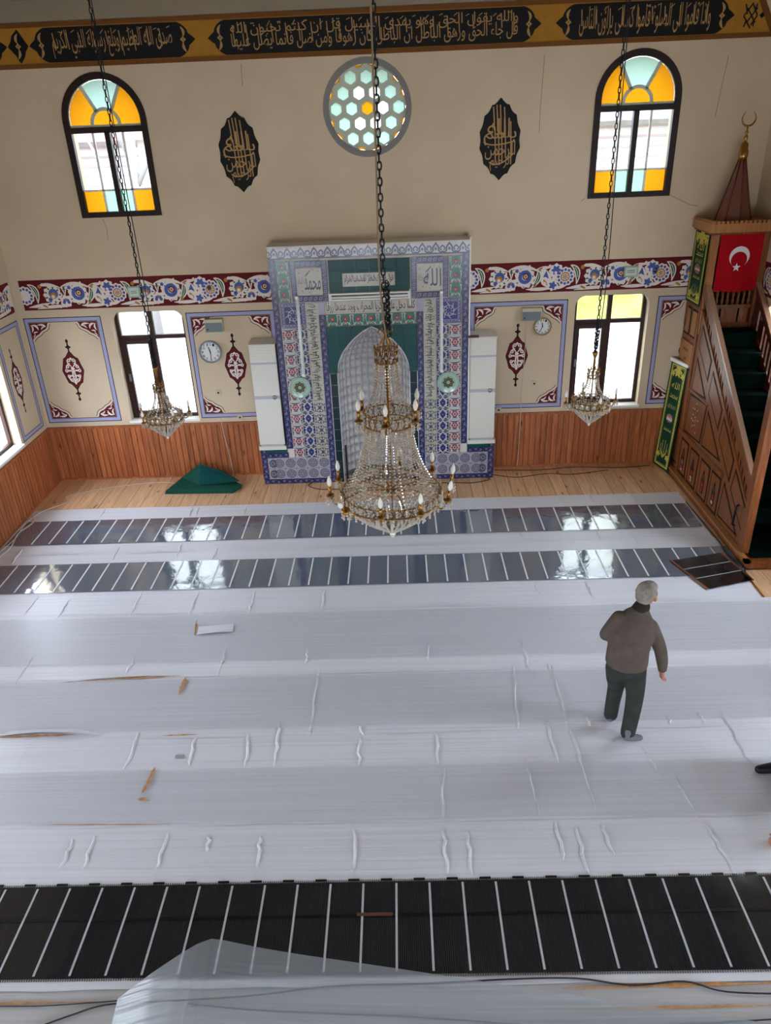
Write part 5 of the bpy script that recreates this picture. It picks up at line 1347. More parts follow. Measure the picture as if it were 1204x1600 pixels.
for k in range(7): s.stroke(bez((11.24-k*.03, 1.93), (11.225-k*.03, 1.99-.02*(k % 2)), (11.21-k*.03, 1.92), 5), .008, .0206, OAKX)
for z in (1.80, 1.82): s.stroke([(11.15, z), (11.07, z)], .010, .0206, OAKX)
s.build('lettering', o)
mpanel([(11.34, 1.68), (10.90, 1.68), (10.90, .20), (11.34, .20)])
# pierced stair parapet
sl = .815
u = 8.48; k = 0
while u < 10.62:
    g = (k % 6)
    w = .040 if g < 5 else .13
    MB(FS).prism([(u, vin(u)), (u+w, vin(u+w)), (u+w+.02, vin(u+w)+.165), (u+.02, vin(u)+.165)], -.010, -.003, OAK).build('baluster', mb)
    u += w+.050; k += 1
MB(FS).prism([(YF+.06, vin(YF+.06)), (10.80, vin(10.80)), (10.80, vin(10.80)+.17), (YF+.06, vin(YF+.06)+.17)], -.03, -.018, OAKX).build('slot_shade_board', mb)  # dark sheet added behind the balusters, stands for the shade in the slots
MB(FS).prism([(YF+.06, vin(YF+.06)-.025), (10.80, vin(10.80)-.025), (10.80, vin(10.80)+.012), (YF+.06, vin(YF+.06)+.012)], -.04, .012, OAK).build('lower_rail', mb)
MB(FS).prism([(YF+.06, vin(YF+.06)+.155), (10.80, vin(10.80)+.155), (10.80, vin(10.80)+.33), (YF+.06, vin(YF+.06)+.33)], -.045, .012, OAK).build('upper_rail', mb)
HR = pm('highlit_handrail', (158, 122, 98), .25, spec=.6)  # highlight along the glossy rail top is put into this lighter colour
MB(FS).prism([(YF+.05, vin(YF+.05)+.33), (10.72, vin(10.72)+.33), (10.72, vin(10.72)+.365), (YF+.05, vin(YF+.05)+.365)], -.05, .012, HR).build('handrail', mb)
# latch handle
o = MB(FS).tube([(8.60, .62, .02), (8.60, .60, .05), (8.62, .33, .05), (8.62, .31, .02)], .016, BLKP, 8).build('door_handle', mb)
# front posts and doorway
for x in (4.235, 4.93):
    MB().box(x, x+.10, YF-.03, YF+.09, .10, 2.62, OAK).build('newel_post', mb)
MB().box(4.2, 5.03, YF-.06, YF+.12, 2.62, 2.80, OAK).build('doorway_lintel', mb)
# right parapet
u = 8.48; k = 0
while u < 10.7:
    w = .06 if k % 9 < 8 else .16
    MB().box(4.985, 5.01, u, u+w, vin(u)-.15, vin(u)+.22, OAKD).build('baluster', mb); u += w+.045; k += 1
FQ = lambda a, c_, h: (5.02-h, a, c_)
MB(FQ).prism([(YF+.06, .12), (10.8, .12), (10.8, vin(10.8)-.12), (YF+.06, vin(YF+.06)-.12)], 0, .04, OAKD).build('side_panel', mb)
MB(FQ).prism([(YF+.06, vin(YF+.06)+.2), (10.8, vin(10.8)+.2), (10.8, vin(10.8)+.33), (YF+.06, vin(YF+.06)+.33)], 0, .045, OAKD).build('upper_rail', mb)
MB(FQ).prism([(YF+.06, vin(YF+.06)+.33), (10.8, vin(10.8)+.33), (10.8, vin(10.8)+.36), (YF+.06, vin(YF+.06)+.36)], -.005, .06, HR).build('handrail', mb)
# carpeted steps
n = 10
for k in range(n):
    ya = 8.14+.0 if k == 0 else 8.40+.232*k; yb = 8.40+.232*(k+1); z1 = .115+.222*(k+1) if k else .135
    MB().box(4.335, 4.97, ya if k else 8.125, 10.76, (z1-.235 if k else .1), z1, GREENC).build('step', mb)
for k in range(1, n):
    yb = 8.40+.232*k; MB().tube([(4.34, yb-.006, .115+.222*(k+1)-.01), (4.965, yb-.006, .115+.222*(k+1)-.01)], .014, GREENC, 6).build('step_nosing', mb)
# kiosk
for x in (4.27, 4.955):
    for y in (10.76, 11.30): MB().box(x, x+.085, y, y+.085, 2.25, 3.64, OAKL if (y < 11 and x < 4.5) else OAK).build('kiosk_post', mb)
MB().box(4.30, 5.03, 10.76, D-.01, 2.22, 2.34, OAK).build('kiosk_platform', mb)
MB().box(4.36, 4.95, 10.79, 10.83, 2.33, 2.40, OAK).box(4.36, 4.95, 10.79, 10.83, 2.60, 2.65, OAK).build('gate_rail', mb)
for a in (4.37, 4.545, 4.80): MB().box(a+.01, a+(.155 if a < 4.5 else .235 if a < 4.7 else .13), 10.80, 10.82, 2.40, 2.60, OAK).build('gate_panel', mb)
for k in range(8):
    x = 4.395+k*.074; F_ = lambda a, c_, h, x=x: (x+a, 10.81+c_, h)
    MB(F_).lathe([(.016, 2.65), (.026, 2.70), (.014, 2.74), (.026, 2.79), (.016, 2.84)], OAK, 8).build('gate_baluster', mb)
MB().box(4.36, 4.95, 10.78, 10.84, 2.84, 2.875, OAK).build('gate_rail', mb)
MB().box(4.36, 4.95, 11.33, 11.36, 2.3, 3.6, OAKD).build('kiosk_back', mb); MB().box(4.98, 5.0, 10.84, 11.3, 2.3, 3.6, OAKD).build('kiosk_side', mb); MB().box(4.285, 4.30, 10.84, 11.3, 2.3, 3.6, OAKD).build('kiosk_side', mb)
MB().box(4.20, 5.045, 10.66, D-.005, 3.63, 3.74, OAKL).build('cornice', mb)
MB().box(4.235, 5.04, 10.70, D-.005, 3.60, 3.63, OAK).build('cornice_moulding', mb)
ct = MB().box(0, .034, 0, .034, 0, .035, OAKL).mesh('crest_tooth')
for k in range(14): place(ct, 'crest_tooth', mb, (4.20+k*.0595, 10.66, 3.74))
for k in range(1, 12): place(ct, 'crest_tooth', mb, (4.20, 10.66+k*.06, 3.74))
for x, sx in ((4.36, 1), (4.95, -1)):
    MB(lambda a, c_, h, x=x, sx=sx: (x+sx*a, 10.79+h, c_)).prism([(0, 3.60), (.13, 3.60), (.10, 3.56), (.05, 3.53), (.03, 3.46), (0, 3.42)], 0, .04, OAK).build('bracket', mb)
cx, cy = 4.615, 11.06
SPW = pm('spire_wood', (112, 66, 52), .45, spec=.4, var=.12, vscale=5)
for k in range(8):
    a0, a1 = (k-.5)*pi/4+pi/8, (k+.5)*pi/4+pi/8
    b = MB(); R0, R1, z0, z1 = .245, .035, 3.74, 4.54
    q = [b.p(cx+R0*cos(a0), cy+R0*sin(a0), z0), b.p(cx+R0*cos(a1), cy+R0*sin(a1), z0), b.p(cx+R1*cos(a1), cy+R1*sin(a1), z1), b.p(cx+R1*cos(a0), cy+R1*sin(a0), z1)]
    b.f(q, SPW); b.build('spire_facet', mb)
    MB().tube([(cx+R0*cos(a0), cy+R0*sin(a0), z0), (cx+R1*cos(a0), cy+R1*sin(a0), z1)], .009, OAKD, 5).build('spire_rib', mb)
fin = MB(lambda a, c_, h: (cx+a, cy+c_, h)).lathe([(.055, 4.50), (.06, 4.53), (.058, 4.60), (.045, 4.615), (.045, 4.68), (.02, 4.70), (.014, 4.72), (.026, 4.745), (.026, 4.765), (.010, 4.785), (.020, 4.805), (.020, 4.82), (.008, 4.84), (.012, 4.86), (.006, 4.89)], BRASS, 14).build('finial', mb)
b = MB(); pts = [(cx+.088*sin(a), cy, 4.975-.088*cos(a)) for a in [radians(-148+296*k/24) for k in range(25)]]
b.tube(pts, [.003+.010*sin(pi*k/24) for k in range(25)], BRASS, 7).build('crescent', fin)

# flag and banners hung on the pulpit
fl = empty('flag', (4.66, 10.75, 2.85), label='red flag with white crescent and star hanging from the pulpit', cat='flag')
def ffl(u, v): return (4.375+.575*u, 10.752+.012*sin(u*9+v*2)*(1-v)+.004*sin(u*17), 2.855+.775*v-.02*sin(pi*u)*(1-v))
grid(ffl, 24, 12, REDF, 'cloth', fl)
FFG = lambda a, c_, h: (a, 10.736-h, c_)
b = MB(FFG); c0 = (4.655, 3.305); n = 28; R, r_ = .135, .108; dz = -.042
outer = [(c0[0]+R*cos(a), c0[1]+R*sin(a)) for a in [radians(-52+284*k/n) for k in range(n+1)]]
a_end = math.atan2(outer[0][1]-(c0[1]+dz), outer[0][0]-c0[0]); a_st = math.atan2(outer[-1][1]-(c0[1]+dz), outer[-1][0]-c0[0])+2*pi
inner = [(c0[0]+r_*cos(a), c0[1]+dz+r_*sin(a)) for a in [a_st+(a_end-a_st)*k/n for k in range(n+1)]]
for k in range(n): b.f([b.p(*outer[k], 0), b.p(*outer[k+1], 0), b.p(*inner[n-k-1], 0), b.p(*inner[n-k], 0)], WHITEC)
b.build('crescent', fl)
sx, sz = 4.635, 3.165
MB(FFG).prism([(sx+(.06 if k % 2 == 0 else .0235)*sin(k*pi/5), sz+(.06 if k % 2 == 0 else .0235)*cos(k*pi/5)) for k in range(10)], 0, .001, WHITEC).build('star', fl)
def banner(fr, w, h, name, label, bar, loc):
    o = empty(name, loc, label=label, cat='banner', group='green embroidered banners')
    b = MB(fr); b.box(0, w, 0, h, 0, .006, GREENB); b.build('cloth', o)
    s = MB(fr); H_ = .0068
    for d, ww in ((.03, .022), (.065, .006)):
        s.ring([(d, d), (w-d, d), (w-d, h-d), (d, h-d)], [(d+ww, d+ww), (w-d-ww, d+ww), (w-d-ww, h-d-ww), (d+ww, h-d-ww)], .006, H_, YELB)
    rn = random.Random(5)
    for k in range(int(h/.05)):
        for x in (.042, w-.042): s.disc(x, .05+k*.05, .020, H_+.0004, YELB, 6, ry=.011, rot=rn.random()*3)
    for z, t, hh in ((.80, 'الله', .10), (.70, 'محمد', .07), (.60, 'لا اله الا الله', .07), (.38, 'محمد', .05)):
        s.text(t, w*.26, h*z-hh*.5, w*.74, h*z+hh*.5, H_, YELB)
    s.disc(w*.5, h*.49, w*.20, H_, pm('banner_dome_pink', (150, 96, 84), .7), 14, ry=.07)
    for k in range(4): s.prism([(w*(.33+.09*k), h*.47), (w*(.40+.09*k), h*.47), (w*(.365+.09*k), h*.51)], H_, H_+.0006, WHITEC)
    for k in range(9): a = k*.7; s.stroke(bez((w*.5, h*.10), (w*(.5+.3*cos(a)), h*.18), (w*(.5+.22*cos(a)), h*(.2+.08*sin(a))), 5), .010, H_, YELB)
    for sx_ in (.22, .78):
        for zz in (.12, .9): s.disc(w*sx_, h*zz, w*.10, H_, YELB, 20, scal=5, amp=.35)
    s.disc(w*.5, h*.93, w*.2, H_, YELB, 24, scal=6, amp=.3)
    s.build('embroidery', o)
    if bar: MB(fr).box(-.02, w+.02, h-.005, h+.045, -.01, .03, WHITEP).build('top_bar', o)
    return o
banner(lambda a, c_, h: (4.262-h-.012*(1-c_), 11.37-a, 2.62+c_), .53, .98, 'hanging_banner', 'green and gold embroidered banner on the upper part of the pulpit', False, (4.26, 11.1, 2.62))
def fb2(a, c_, h):
    t = c_/1.70; x0, y0 = 4.095+.08*t, 11.36; x1, y1 = 4.195+.08*t, 10.95
    w = .41; f = a/w; return (x0+(x1-x0)*f-h, y0+(y1-y0)*f-h*.2, .012+c_)
banner(fb2, .41, 1.70, 'standing_banner', 'tall green and gold embroidered banner leaning against the pulpit foot', True, (4.15, 11.15, 0))
o = MB().box(4.36, 4.50, 10.33, 10.50, 2.135, 2.16, pm('lilac_cloth', (188, 170, 200), .8)).box(4.375, 4.49, 10.35, 10.48, 2.16, 2.19, WHITEC).build('folded_cloth', None, label='small folded white and lilac cloth on the top pulpit step', cat='cloth')

# ------------------------------------------------------------------ chandeliers
def bead_strand(fn, n, r, h):
    b = MB()
    for k in range(n):
        x, z = fn((k+.5)/n); b.octa((x, 0, z), r, h, CRYST)
    b.tube([(fn(t/8)[0], 0, fn(t/8)[1]) for t in range(9)], r*.16, GOLDD, 3)
    return b
def chain(b, x, y, z0, z1, step=.06, r=.006, R=.017):
    n = int((z1-z0)/step)
    for k in range(n):
        z = z0+(k+.5)*(z1-z0)/n; L_ = (z1-z0)/n*.62
        pts = [(R*cos(a)*(1 if True else 0), L_*sin(a)) for a in [2*pi*q/8 for q in range(8)]]
        if k % 2: b.tube([(x+p, y, z+q) for p, q in pts], r, CHAIN, 4, True)
        else: b.tube([(x, y+p, z+q) for p, q in pts], r, CHAIN, 4, True)
def candle_arm(root, cx, cy, a, r0, z0, r1, z1, zc, s, tilt=(0, 0), name='candle_arm'):
    """gilded arm with cup, sleeve, bulb and hanging drops"""
    d = Vector((cos(a), sin(a), 0)); c = Vector((cx, cy, 0))
    P = [c+d*r0+Vector((0, 0, z0)), c+d*(r0+(r1-r0)*.4)+Vector((0, 0, z0-.05*s)), c+d*(r1-.02*s)+Vector((0, 0, z1-.05*s)), c+d*r1+Vector((0, 0, z1))]
    o = MB().tube(bez3([tuple(p) for p in P], 5), .008*s, BRASS, 6).build(name, root)
    ax = (d*tilt[0]+Vector((-d.y, d.x, 0))*tilt[1]+Vector((0, 0, 1))).normalized(); b0 = P[-1]
    e1 = ax.orthogonal().normalized(); e2 = ax.cross(e1)
    fr = lambda u, v, h: tuple(b0+e1*u+e2*v+ax*h)
    MB(fr).lathe([(.006*s, -.01*s), (.036*s, 0), (.040*s, .012*s), (.014*s, .012*s)], BRASS, 10).build('cup', o)
    MB(fr).lathe([(.0155*s, .01*s), (.0155*s, .10*s), (.010*s, .102*s)], BRASS, 9).build('sleeve', o)
    MB(fr).lathe([(.010*s, .10*s), (.021*s, .125*s), (.023*s, .145*s), (.016*s, .175*s), (.003*s, .205*s)], BULB, 9).build('bulb', o)
    b = MB()
    for k in range(6):
        t = k*pi/3; p = b0+Vector((cos(t), sin(t), 0))*.034*s
        b.octa((p.x, p.y, p.z-.03*s), .010*s, .016*s, CRYST); b.octa((p.x, p.y, p.z-.062*s), .012*s, .018*s, CRYST)
    b.build('crystal_drop', o)
def ring_orn(root, cx, cy, z, r, hgt, n, name):
    b = MB(lambda u, v, h: (cx+u, cy+v, h)); N = 40
    for zz, rr in ((z, .007), (z+hgt, .006)): b.tube([(r*cos(2*pi*k/N), r*sin(2*pi*k/N), zz) for k in range(N)], rr, BRASS, 6, True)
    for k in range(n):
        a = 2*pi*k/n; a2 = a+pi/n
        b.tube([(r*cos(a), r*sin(a), z), (r*1.015*cos(a2), r*1.015*sin(a2), z+hgt)], .004, GOLDD, 4); b.tube([(r*cos(a2), r*sin(a2), z), (r*1.015*cos(a), r*1.015*sin(a), z+hgt)], .004, GOLDD, 4)
        b.octa((r*1.02*cos(a), r*1.02*sin(a), z+hgt*.5), .013, .016, CRYST)
        b.octa((r*1.03*cos(a2), r*1.03*sin(a2), z+hgt+.018), .008, .02, BRASS)
    return b.build(name, root)
def spin(root, b, name, cx, cy, n, phase=0.):
    me = b.mesh(name)
    for k in range(n):
        o = bpy.data.objects.new(name, me); COL.objects.link(o); o.parent = root
        o.location = Vector((cx, cy, 0))-wl(root); o.rotation_euler = (0, 0, 2*pi*k/n+phase)
def big_chandelier():
    cx, cy = -.11, 6.3
    R = empty('chandelier', (cx, cy, 1.6), label='large gilded crystal chandelier with two tiers hanging in front of the niche', cat='chandelier')
    ring_orn(R, cx, cy, 3.29, .097, .11, 12, 'crown')
    spin(R, bead_strand(lambda t: (.099+.01*sin(t*3), 3.29-.06*t), 3, .014, .016), 'crown_drop', cx, cy, 14)
    spin(R, bead_strand(lambda t: (.088+.115*t**2.2, 3.27-.42*t), 16, .0115, .0105), 'crystal_strand', cx, cy, 22)
    ring_orn(R, cx, cy, 2.735, .215, .10, 20, 'upper_ring')
    spin(R, bead_strand(lambda t: (.226, 2.72-.07*t), 3, .015, .016), 'ring_drop', cx, cy, 24)
    spin(R, bead_strand(lambda t: (.222, 2.84-.09*t), 3, .016, .016), 'ring_crystal', cx, cy, 22, .05)
    spin(R, bead_strand(lambda t: (.195+.10*t+.165*t**3, 2.72-.62*t-.06*t**3), 26, .0125, .0110), 'crystal_strand', cx, cy, 44)
    ring_orn(R, cx, cy, 2.0, .455, .085, 36, 'lower_ring')
    spin(R, bead_strand(lambda t: (.44*(1-t**1.35)+.006, 2.0-.37*t), 18, .017, .0155), 'bowl_strand', cx, cy, 40)
    spin(R, bead_strand(lambda t: (.466, 2.0-.07*t), 3, .016, .017), 'ring_drop', cx, cy, 40, .04)
    spin(R, bead_strand(lambda t: (.30+.16*t, 2.13-.06*t), 7, .017, .015), 'crystal_strand', cx, cy, 30, .1)
    spin(R, bead_strand(lambda t: (.47+.0*t, 2.095-.075*t), 3, .017, .015), 'ring_crystal', cx, cy, 34, .02)
    b = MB(); b.tube([(cx, cy, 1.64), (cx, cy, 3.40)], .012, BRASS, 8)
    b.build('stem', R); MB().ball((cx, cy, 1.615), (.03, .03, .035), CRYST, 10, 6).build('end_drop', R)
    for k in range(8):
        a = 2*pi*k/8+.3; MB().tube([(cx+.02*cos(a), cy+.02*sin(a), 2.08), (cx+.25*cos(a), cy+.25*sin(a), 2.12), (cx+.455*cos(a), cy+.455*sin(a), 2.06)], .007, BRASS, 6).build('spoke', R)
        p = (cx+.30*cos(a+.3), cy+.30*sin(a+.3), 2.17); MB(lambda u, v, h, p=p: (p[0]+u, p[1]+v, p[2]+h)).lathe([(.004, -.01), (.034, .0), (.04, .012), (.03, .014), (.004, .012)], CRYST, 12).build('glass_rosette', R)
    for k in range(10):
        a = 2*pi*k/10+.16
        tl = (.9, .4) if k == 6 else ((.15, .1) if k % 3 == 0 else (0, 0))
        candle_arm(R, cx, cy, a, .455, 2.03, .565, 2.075, 0, 1.0, tl)
    for k in range(6): candle_arm(R, cx, cy, 2*pi*k/6+.45, .215, 2.77, .285, 2.80, 0, 1.0)
    b = MB()
    for k in range(4):
        a = k*pi/2+.4; b.tube(bez3([(cx+.02*cos(a), cy+.02*sin(a), 3.40), (cx+.05*cos(a), cy+.05*sin(a), 3.44), (cx+.012*cos(a), cy+.012*sin(a), 3.52), (cx+.05*cos(a), cy+.05*sin(a), 3.57), (cx+.065*cos(a), cy+.065*sin(a), 3.545)], 4), .007, BRASS, 5)
    b.build('hook', R)
    b = MB(); chain(b, cx, cy, 3.50, ZC, .055, .0065, .017); b.build('chain', R)
    MB().tube(bez3([(cx+.01, cy-.02, 3.45), (cx-.03, cy-.03, 4.0), (cx-.02, cy-.03, 5.0), (cx-.015, cy-.02, ZC)], 8), .008, pm('tan_cord', (136, 118, 92), .7), 6).build('cord', R)
    b = MB()
    for k in range(26):                              # bunched spare chain
        z = 3.52+k*.017; a = k*2.1; b.tube([(cx+.03+.018*cos(a+q*pi/3), cy+.012*sin(a*1.3+q*pi/3), z+.018*sin(q*pi/3)) for q in range(6)], .006, CHAIN, 4, True)
    b.build('spare_chain', R)
    MB(lambda u, v, h: (cx+u, cy+v, h)).lathe([(.09, ZC-.002), (.07, ZC-.05), (.02, ZC-.07)], BRASS, 16).build('ceiling_rose', R)
def small_chandelier(cx, label, arms, ph):
    cy = 8.1
    R = empty('chandelier', (cx, cy, 1.96), label=label, cat='chandelier', group='small chandeliers')
    ring_orn(R, cx, cy, 2.52, .062, .075, 9, 'crown')
    spin(R, bead_strand(lambda t: (.058+.012*t+.10*t**2.6, 2.53-.26*t), 12, .010, .011), 'crystal_strand', cx, cy, 14)
    ring_orn(R, cx, cy, 2.19, .205, .07, 20, 'ring')
    spin(R, bead_strand(lambda t: (.17*(1-t)+.205*t, 2.27-.04*t), 4, .014, .014), 'crystal_strand', cx, cy, 18)
    spin(R, bead_strand(lambda t: (.20*(1-t**1.4)+.003, 2.19-.21*t), 11, .014, .014), 'bowl_strand', cx, cy, 22)
    spin(R, bead_strand(lambda t: (.212, 2.19-.05*t), 3, .012, .013), 'ring_drop', cx, cy, 24)
    MB().tube([(cx, cy, 2.0), (cx, cy, 2.60)], .009, BRASS, 8).build('stem', R)
    MB().ball((cx, cy, 1.97), (.018, .018, .022), CRYST, 8, 5).build('end_drop', R)
    for k in range(arms): candle_arm(R, cx, cy, 2*pi*k/arms+ph, .205, 2.205, .285, 2.235, 0, .72)
    MB(lambda u, v, h: (cx+u, cy+v, h)).lathe([(.014, 2.59), (.013, 2.74), (.03, 2.78), (.034, 2.80), (.012, 2.80)], BRASS, 12).build('hanging_tube', R)
    b = MB()
    for k in range(22):
        z = 2.80+k*.014; a = k*2.3; b.tube([(cx+.02*cos(a+q*pi/3), cy+.014*sin(a*1.3+q*pi/3), z+.016*sin(q*pi/3)) for q in range(6)], .006, CHAIN, 4, True)
    b.build('spare_chain', R)
    b = MB(); chain(b, cx, cy, 2.8, ZC, .05, .005, .013); b.build('chain', R)
    MB().tube(bez3([(cx+.015, cy-.01, 2.85), (cx+.045, cy-.01, 3.6), (cx+.03, cy-.01, 5), (cx+.02, cy, ZC)], 8), .005, CHAIN, 5).build('cord', R)
    MB(lambda u, v, h: (cx+u, cy+v, h)).lathe([(.06, ZC-.002), (.05, ZC-.04), (.015, ZC-.05)], BRASS, 14).build('ceiling_rose', R)
big_chandelier()
small_chandelier(-2.69, 'small crystal chandelier hanging in front of the left lower window', 5, .35)
small_chandelier(2.13, 'small crystal chandelier hanging in front of the right lower window', 4, .1)

# ------------------------------------------------------------------ people
SKIN = pm('skin', (176, 120, 98), .55, spec=.3, var=.06, vscale=20)
HAIR = pm('grey_hair', (132, 124, 116), .75, spec=.2, var=.30, vscale=22, bump=.3, bscale=90)
SWEAT = pm('brown_grey_sweater', (88, 78, 72), .95, spec=.05, var=.12, vscale=14, bump=.9, bscale=13)
COLLAR = pm('dark_collar', (52, 46, 44), .9, spec=.05)
TROU = pm('dark_green_trousers', (50, 54, 50), .8, spec=.12, var=.22, vscale=9, bump=1.0, bscale=12)
SOCK = pm('grey_sock', (108, 110, 114), .9, spec=.05)
DARKC = pm('black_clothing', (22, 22, 26), .85, spec=.1)
SHOE = pm('black_shoe', (14, 14, 16), .45, spec=.3)
def loft(b, rings, right, m, n=16):
    R_ = Vector(right).normalized(); rr = []
    for c, rx, ry, nx in rings:
        nv = Vector(nx).normalized(); x = (R_-nv*R_.dot(nv)).normalized(); y = nv.cross(x)
        rr.append([b.p(*(Vector(c)+x*rx*cos(2*pi*k/n)+y*ry*sin(2*pi*k/n))) for k in range(n)])
    for A, B in zip(rr, rr[1:]):
        for k in range(n): b.f([A[k], A[(k+1) % n], B[(k+1) % n], B[k]], m)
    b.f(rr[0][::-1], m); b.f(rr[-1], m)
def limb(b, pts, rad, m, seg=5):
    P = bez3(pts, seg); n = len(pts)-1; R_ = []
    for k in range(len(P)):
        t = k/seg; i = min(int(t), n-1); R_.append(rad[i]+(rad[i+1]-rad[i])*(t-i))
    b.tube([tuple(p) for p in P], R_, m, 12); b.ball(pts[0], rad[0], m, 12, 8); b.ball(pts[-1], rad[-1], m, 12, 8)
def fuse(o, voxel, sm=6):
    md = o.modifiers.new('r', 'REMESH'); md.mode = 'VOXEL'; md.voxel_size = voxel; md.use_smooth_shade = True
    ms = o.modifiers.new('s', 'SMOOTH'); ms.iterations = sm; ms.factor = .5
    bm = bmesh.new(); bm.from_mesh(o.data); bmesh.ops.recalc_face_normals(bm, faces=bm.faces); bm.to_mesh(o.data); bm.free()
    bpy.context.view_layer.update()
    me = bpy.data.meshes.new_from_object(o.evaluated_get(bpy.context.evaluated_depsgraph_get()))
    mats = [s.material for s in o.material_slots]; o.modifiers.clear(); o.data = me
    if not me.materials:
        for m in mats: me.materials.append(m)
    for p in me.polygons: p.use_smooth = True; p.material_index = 0
    return o
def hand(b, wrist, d, side, curl, m, s=1.):
    """palm with five fingers; d points along the hand, side towards the thumb"""
    w = Vector(wrist); d = Vector(d).normalized(); t = (Vector(side)-d*Vector(side).dot(d)).normalized(); p = d.cross(t)*curl
    pc = w+d*.045*s
    loft(b, [(w, .024*s, .018*s, d), (w+d*.03*s, .034*s, .016*s, d), (w+d*.075*s, .040*s, .014*s, d), (w+d*.09*s, .036*s, .011*s, d)], t, m, 12)
    for k, (o_, l) in enumerate(((.028, .068), (.010, .076), (-.009, .070), (-.027, .055))):
        a = w+d*.082*s+t*o_*s; q = a+(d*.55+p*.35)*l*.55*s; e = q+(d*.30+p*.75)*l*.55*s
        b.tube([tuple(a), tuple((a+q)/2+d*.004), tuple(q), tuple(e)], [.0095*s, .009*s, .0085*s, .007*s], m, 8); b.ball(tuple(e), .007*s, m, 8, 6)
    a = w+d*.025*s+t*.030*s; q = a+(t*.7+d*.7)*.035*s; e = q+(d*.9+p*.35+t*.1)*.034*s
    b.tube([tuple(a), tuple(q), tuple(e)], [.013*s, .0105*s, .008*s], m, 8); b.ball(tuple(e), .008*s, m, 8, 6)
def head(b, c, f, s, m):
    """skull, jaw, nose, brow, ears; f is the facing direction"""
    c = Vector(c); f = Vector(f).normalized(); r = f.cross(Vector((0, 0, 1))).normalized(); u = r.cross(f)
    P = lambda a, q, h: tuple(c+f*a*s+r*q*s+u*h*s)
    b.ball(P(-.01, 0, .025), .088*s, m, 16, 10); b.ball(P(.02, 0, .0), (.074*s, .074*s, .088*s), m, 14, 10)
    b.ball(P(.04, 0, -.055), .052*s, m, 12, 8); b.ball(P(.062, 0, -.085), .026*s, m, 10, 6)
    b.tube([P(.085, 0, .02), P(.105, 0, -.012), P(.112, 0, -.026)], [.009*s, .013*s, .014*s], m, 8)
    for q in (-1, 1):
        b.ball(P(.082, q*.028, .026), (.018*s, .018*s, .010*s), m, 8, 6); b.ball(P(.07, q*.042, -.012), .022*s, m, 8, 6)
        b.ball(P(-.004, q*.085, -.012), (.016*s, .016*s, .030*s), m, 8, 6); b.ball(P(-.012, q*.092, .0), (.014*s, .014*s, .022*s), m, 8, 6)
    b.ball(P(.088, 0, -.053), (.022*s, .022*s, .008*s), m, 8, 6)
    return P
man = empty('person', (1.97, 5.33, 0), label='grey haired man in brown sweater and dark trousers walking across the sheets', cat='person')
rt = (.985, -.16, -.12)
HC = (2.085, 5.505, 1.385); FD = (.72, .68, -.22)
b = MB(); m = SKIN
loft(b, [((1.925, 5.325, .74), .13, .10, (0, .02, 1)), ((1.932, 5.34, .95), .14, .10, (.1, .2, 1)), ((1.975, 5.40, 1.13), .14, .095, (.15, .3, 1)), ((2.01, 5.44, 1.21), .10, .07, (.3, .3, 1))], rt, m)
limb(b, [(2.02, 5.445, 1.21), (2.06, 5.48, 1.32)], [.055, .052], m)
P = head(b, HC, FD, 1.0, m)
limb(b, [(1.845, 5.44, 1.20), (1.745, 5.42, 1.04), (1.86, 5.60, .95)], [.045, .036, .026], m)
limb(b, [(2.135, 5.40, 1.10), (2.213, 5.35, .91), (2.252, 5.325, .70)], [.045, .036, .026], m)
limb(b, [(1.85, 5.34, .72), (1.90, 5.45, .43), (1.895, 5.46, .10)], [.07, .05, .035], m); limb(b, [(2.0, 5.32, .72), (2.03, 5.30, .43), (1.99, 5.22, .11)], [.07, .05, .035], m)
limb(b, [(1.89, 5.45, .05), (1.945, 5.60, .028)], [.032, .024], m); limb(b, [(1.985, 5.19, .055), (2.075, 5.19, .03)], [.032, .024], m)
hand(b, (2.254, 5.325, .69), (.06, .10, -1), (-.2, 1, 0), 1, m); hand(b, (1.865, 5.605, .945), (.75, .6, -.1), (0, 0, 1), 1, m)
fuse(b.build('body', man), .0075, 3)
# hair cap
f = Vector(FD).normalized(); r_ = f.cross(Vector((0, 0, 1))).normalized(); u_ = r_.cross(f)
b = MB(lambda a, q, h: tuple(Vector(HC)+f*a+r_*q+u_*h))
b.ball((-.022, 0, .035), (.088, .089, .088), HAIR, 16, 10); b.ball((-.045, 0, -.005), (.062, .080, .085), HAIR, 14, 10); b.ball((.02, 0, .075), (.075, .070, .045), HAIR, 14, 8)
for q in (-1, 1): b.ball((.002, q*.072, .022), (.034, .020, .042), HAIR, 10, 6)
fuse(b.build('hair', man), .009, 4)
b = MB()
loft(b, [((1.925, 5.325, .765), .172, .132, (.05, 0, 1)), ((1.925, 5.325, .80), .186, .142, (.05, .05, 1)), ((1.928, 5.335, .93), .182, .138, (.1, .2, 1)), ((1.955, 5.375, 1.06), .188, .135, (.12, .25, 1)), ((1.985, 5.425, 1.17), .172, .115, (.12, .3, 1)), ((2.015, 5.45, 1.235), .11, .085, (.25, .3, 1)), ((2.04, 5.462, 1.275), .066, .066, (.3, .35, 1))], rt, SWEAT)
limb(b, [(1.85, 5.435, 1.185), (1.80, 5.42, 1.13), (1.742, 5.415, 1.035), (1.80, 5.51, .98), (1.85, 5.59, .955)], [.072, .064, .056, .05, .042], SWEAT)
limb(b, [(2.115, 5.405, 1.11), (2.165, 5.38, 1.02), (2.212, 5.35, .91), (2.238, 5.335, .80), (2.250, 5.326, .715)], [.074, .066, .058, .053, .042], SWEAT)
fuse(b.build('sweater', man), .010, 5)
b = MB(); limb(b, [(2.02, 5.45, 1.255), (2.045, 5.466, 1.285)], [.074, .070], COLLAR); fuse(b.build('collar', man), .01, 3)
b = MB()
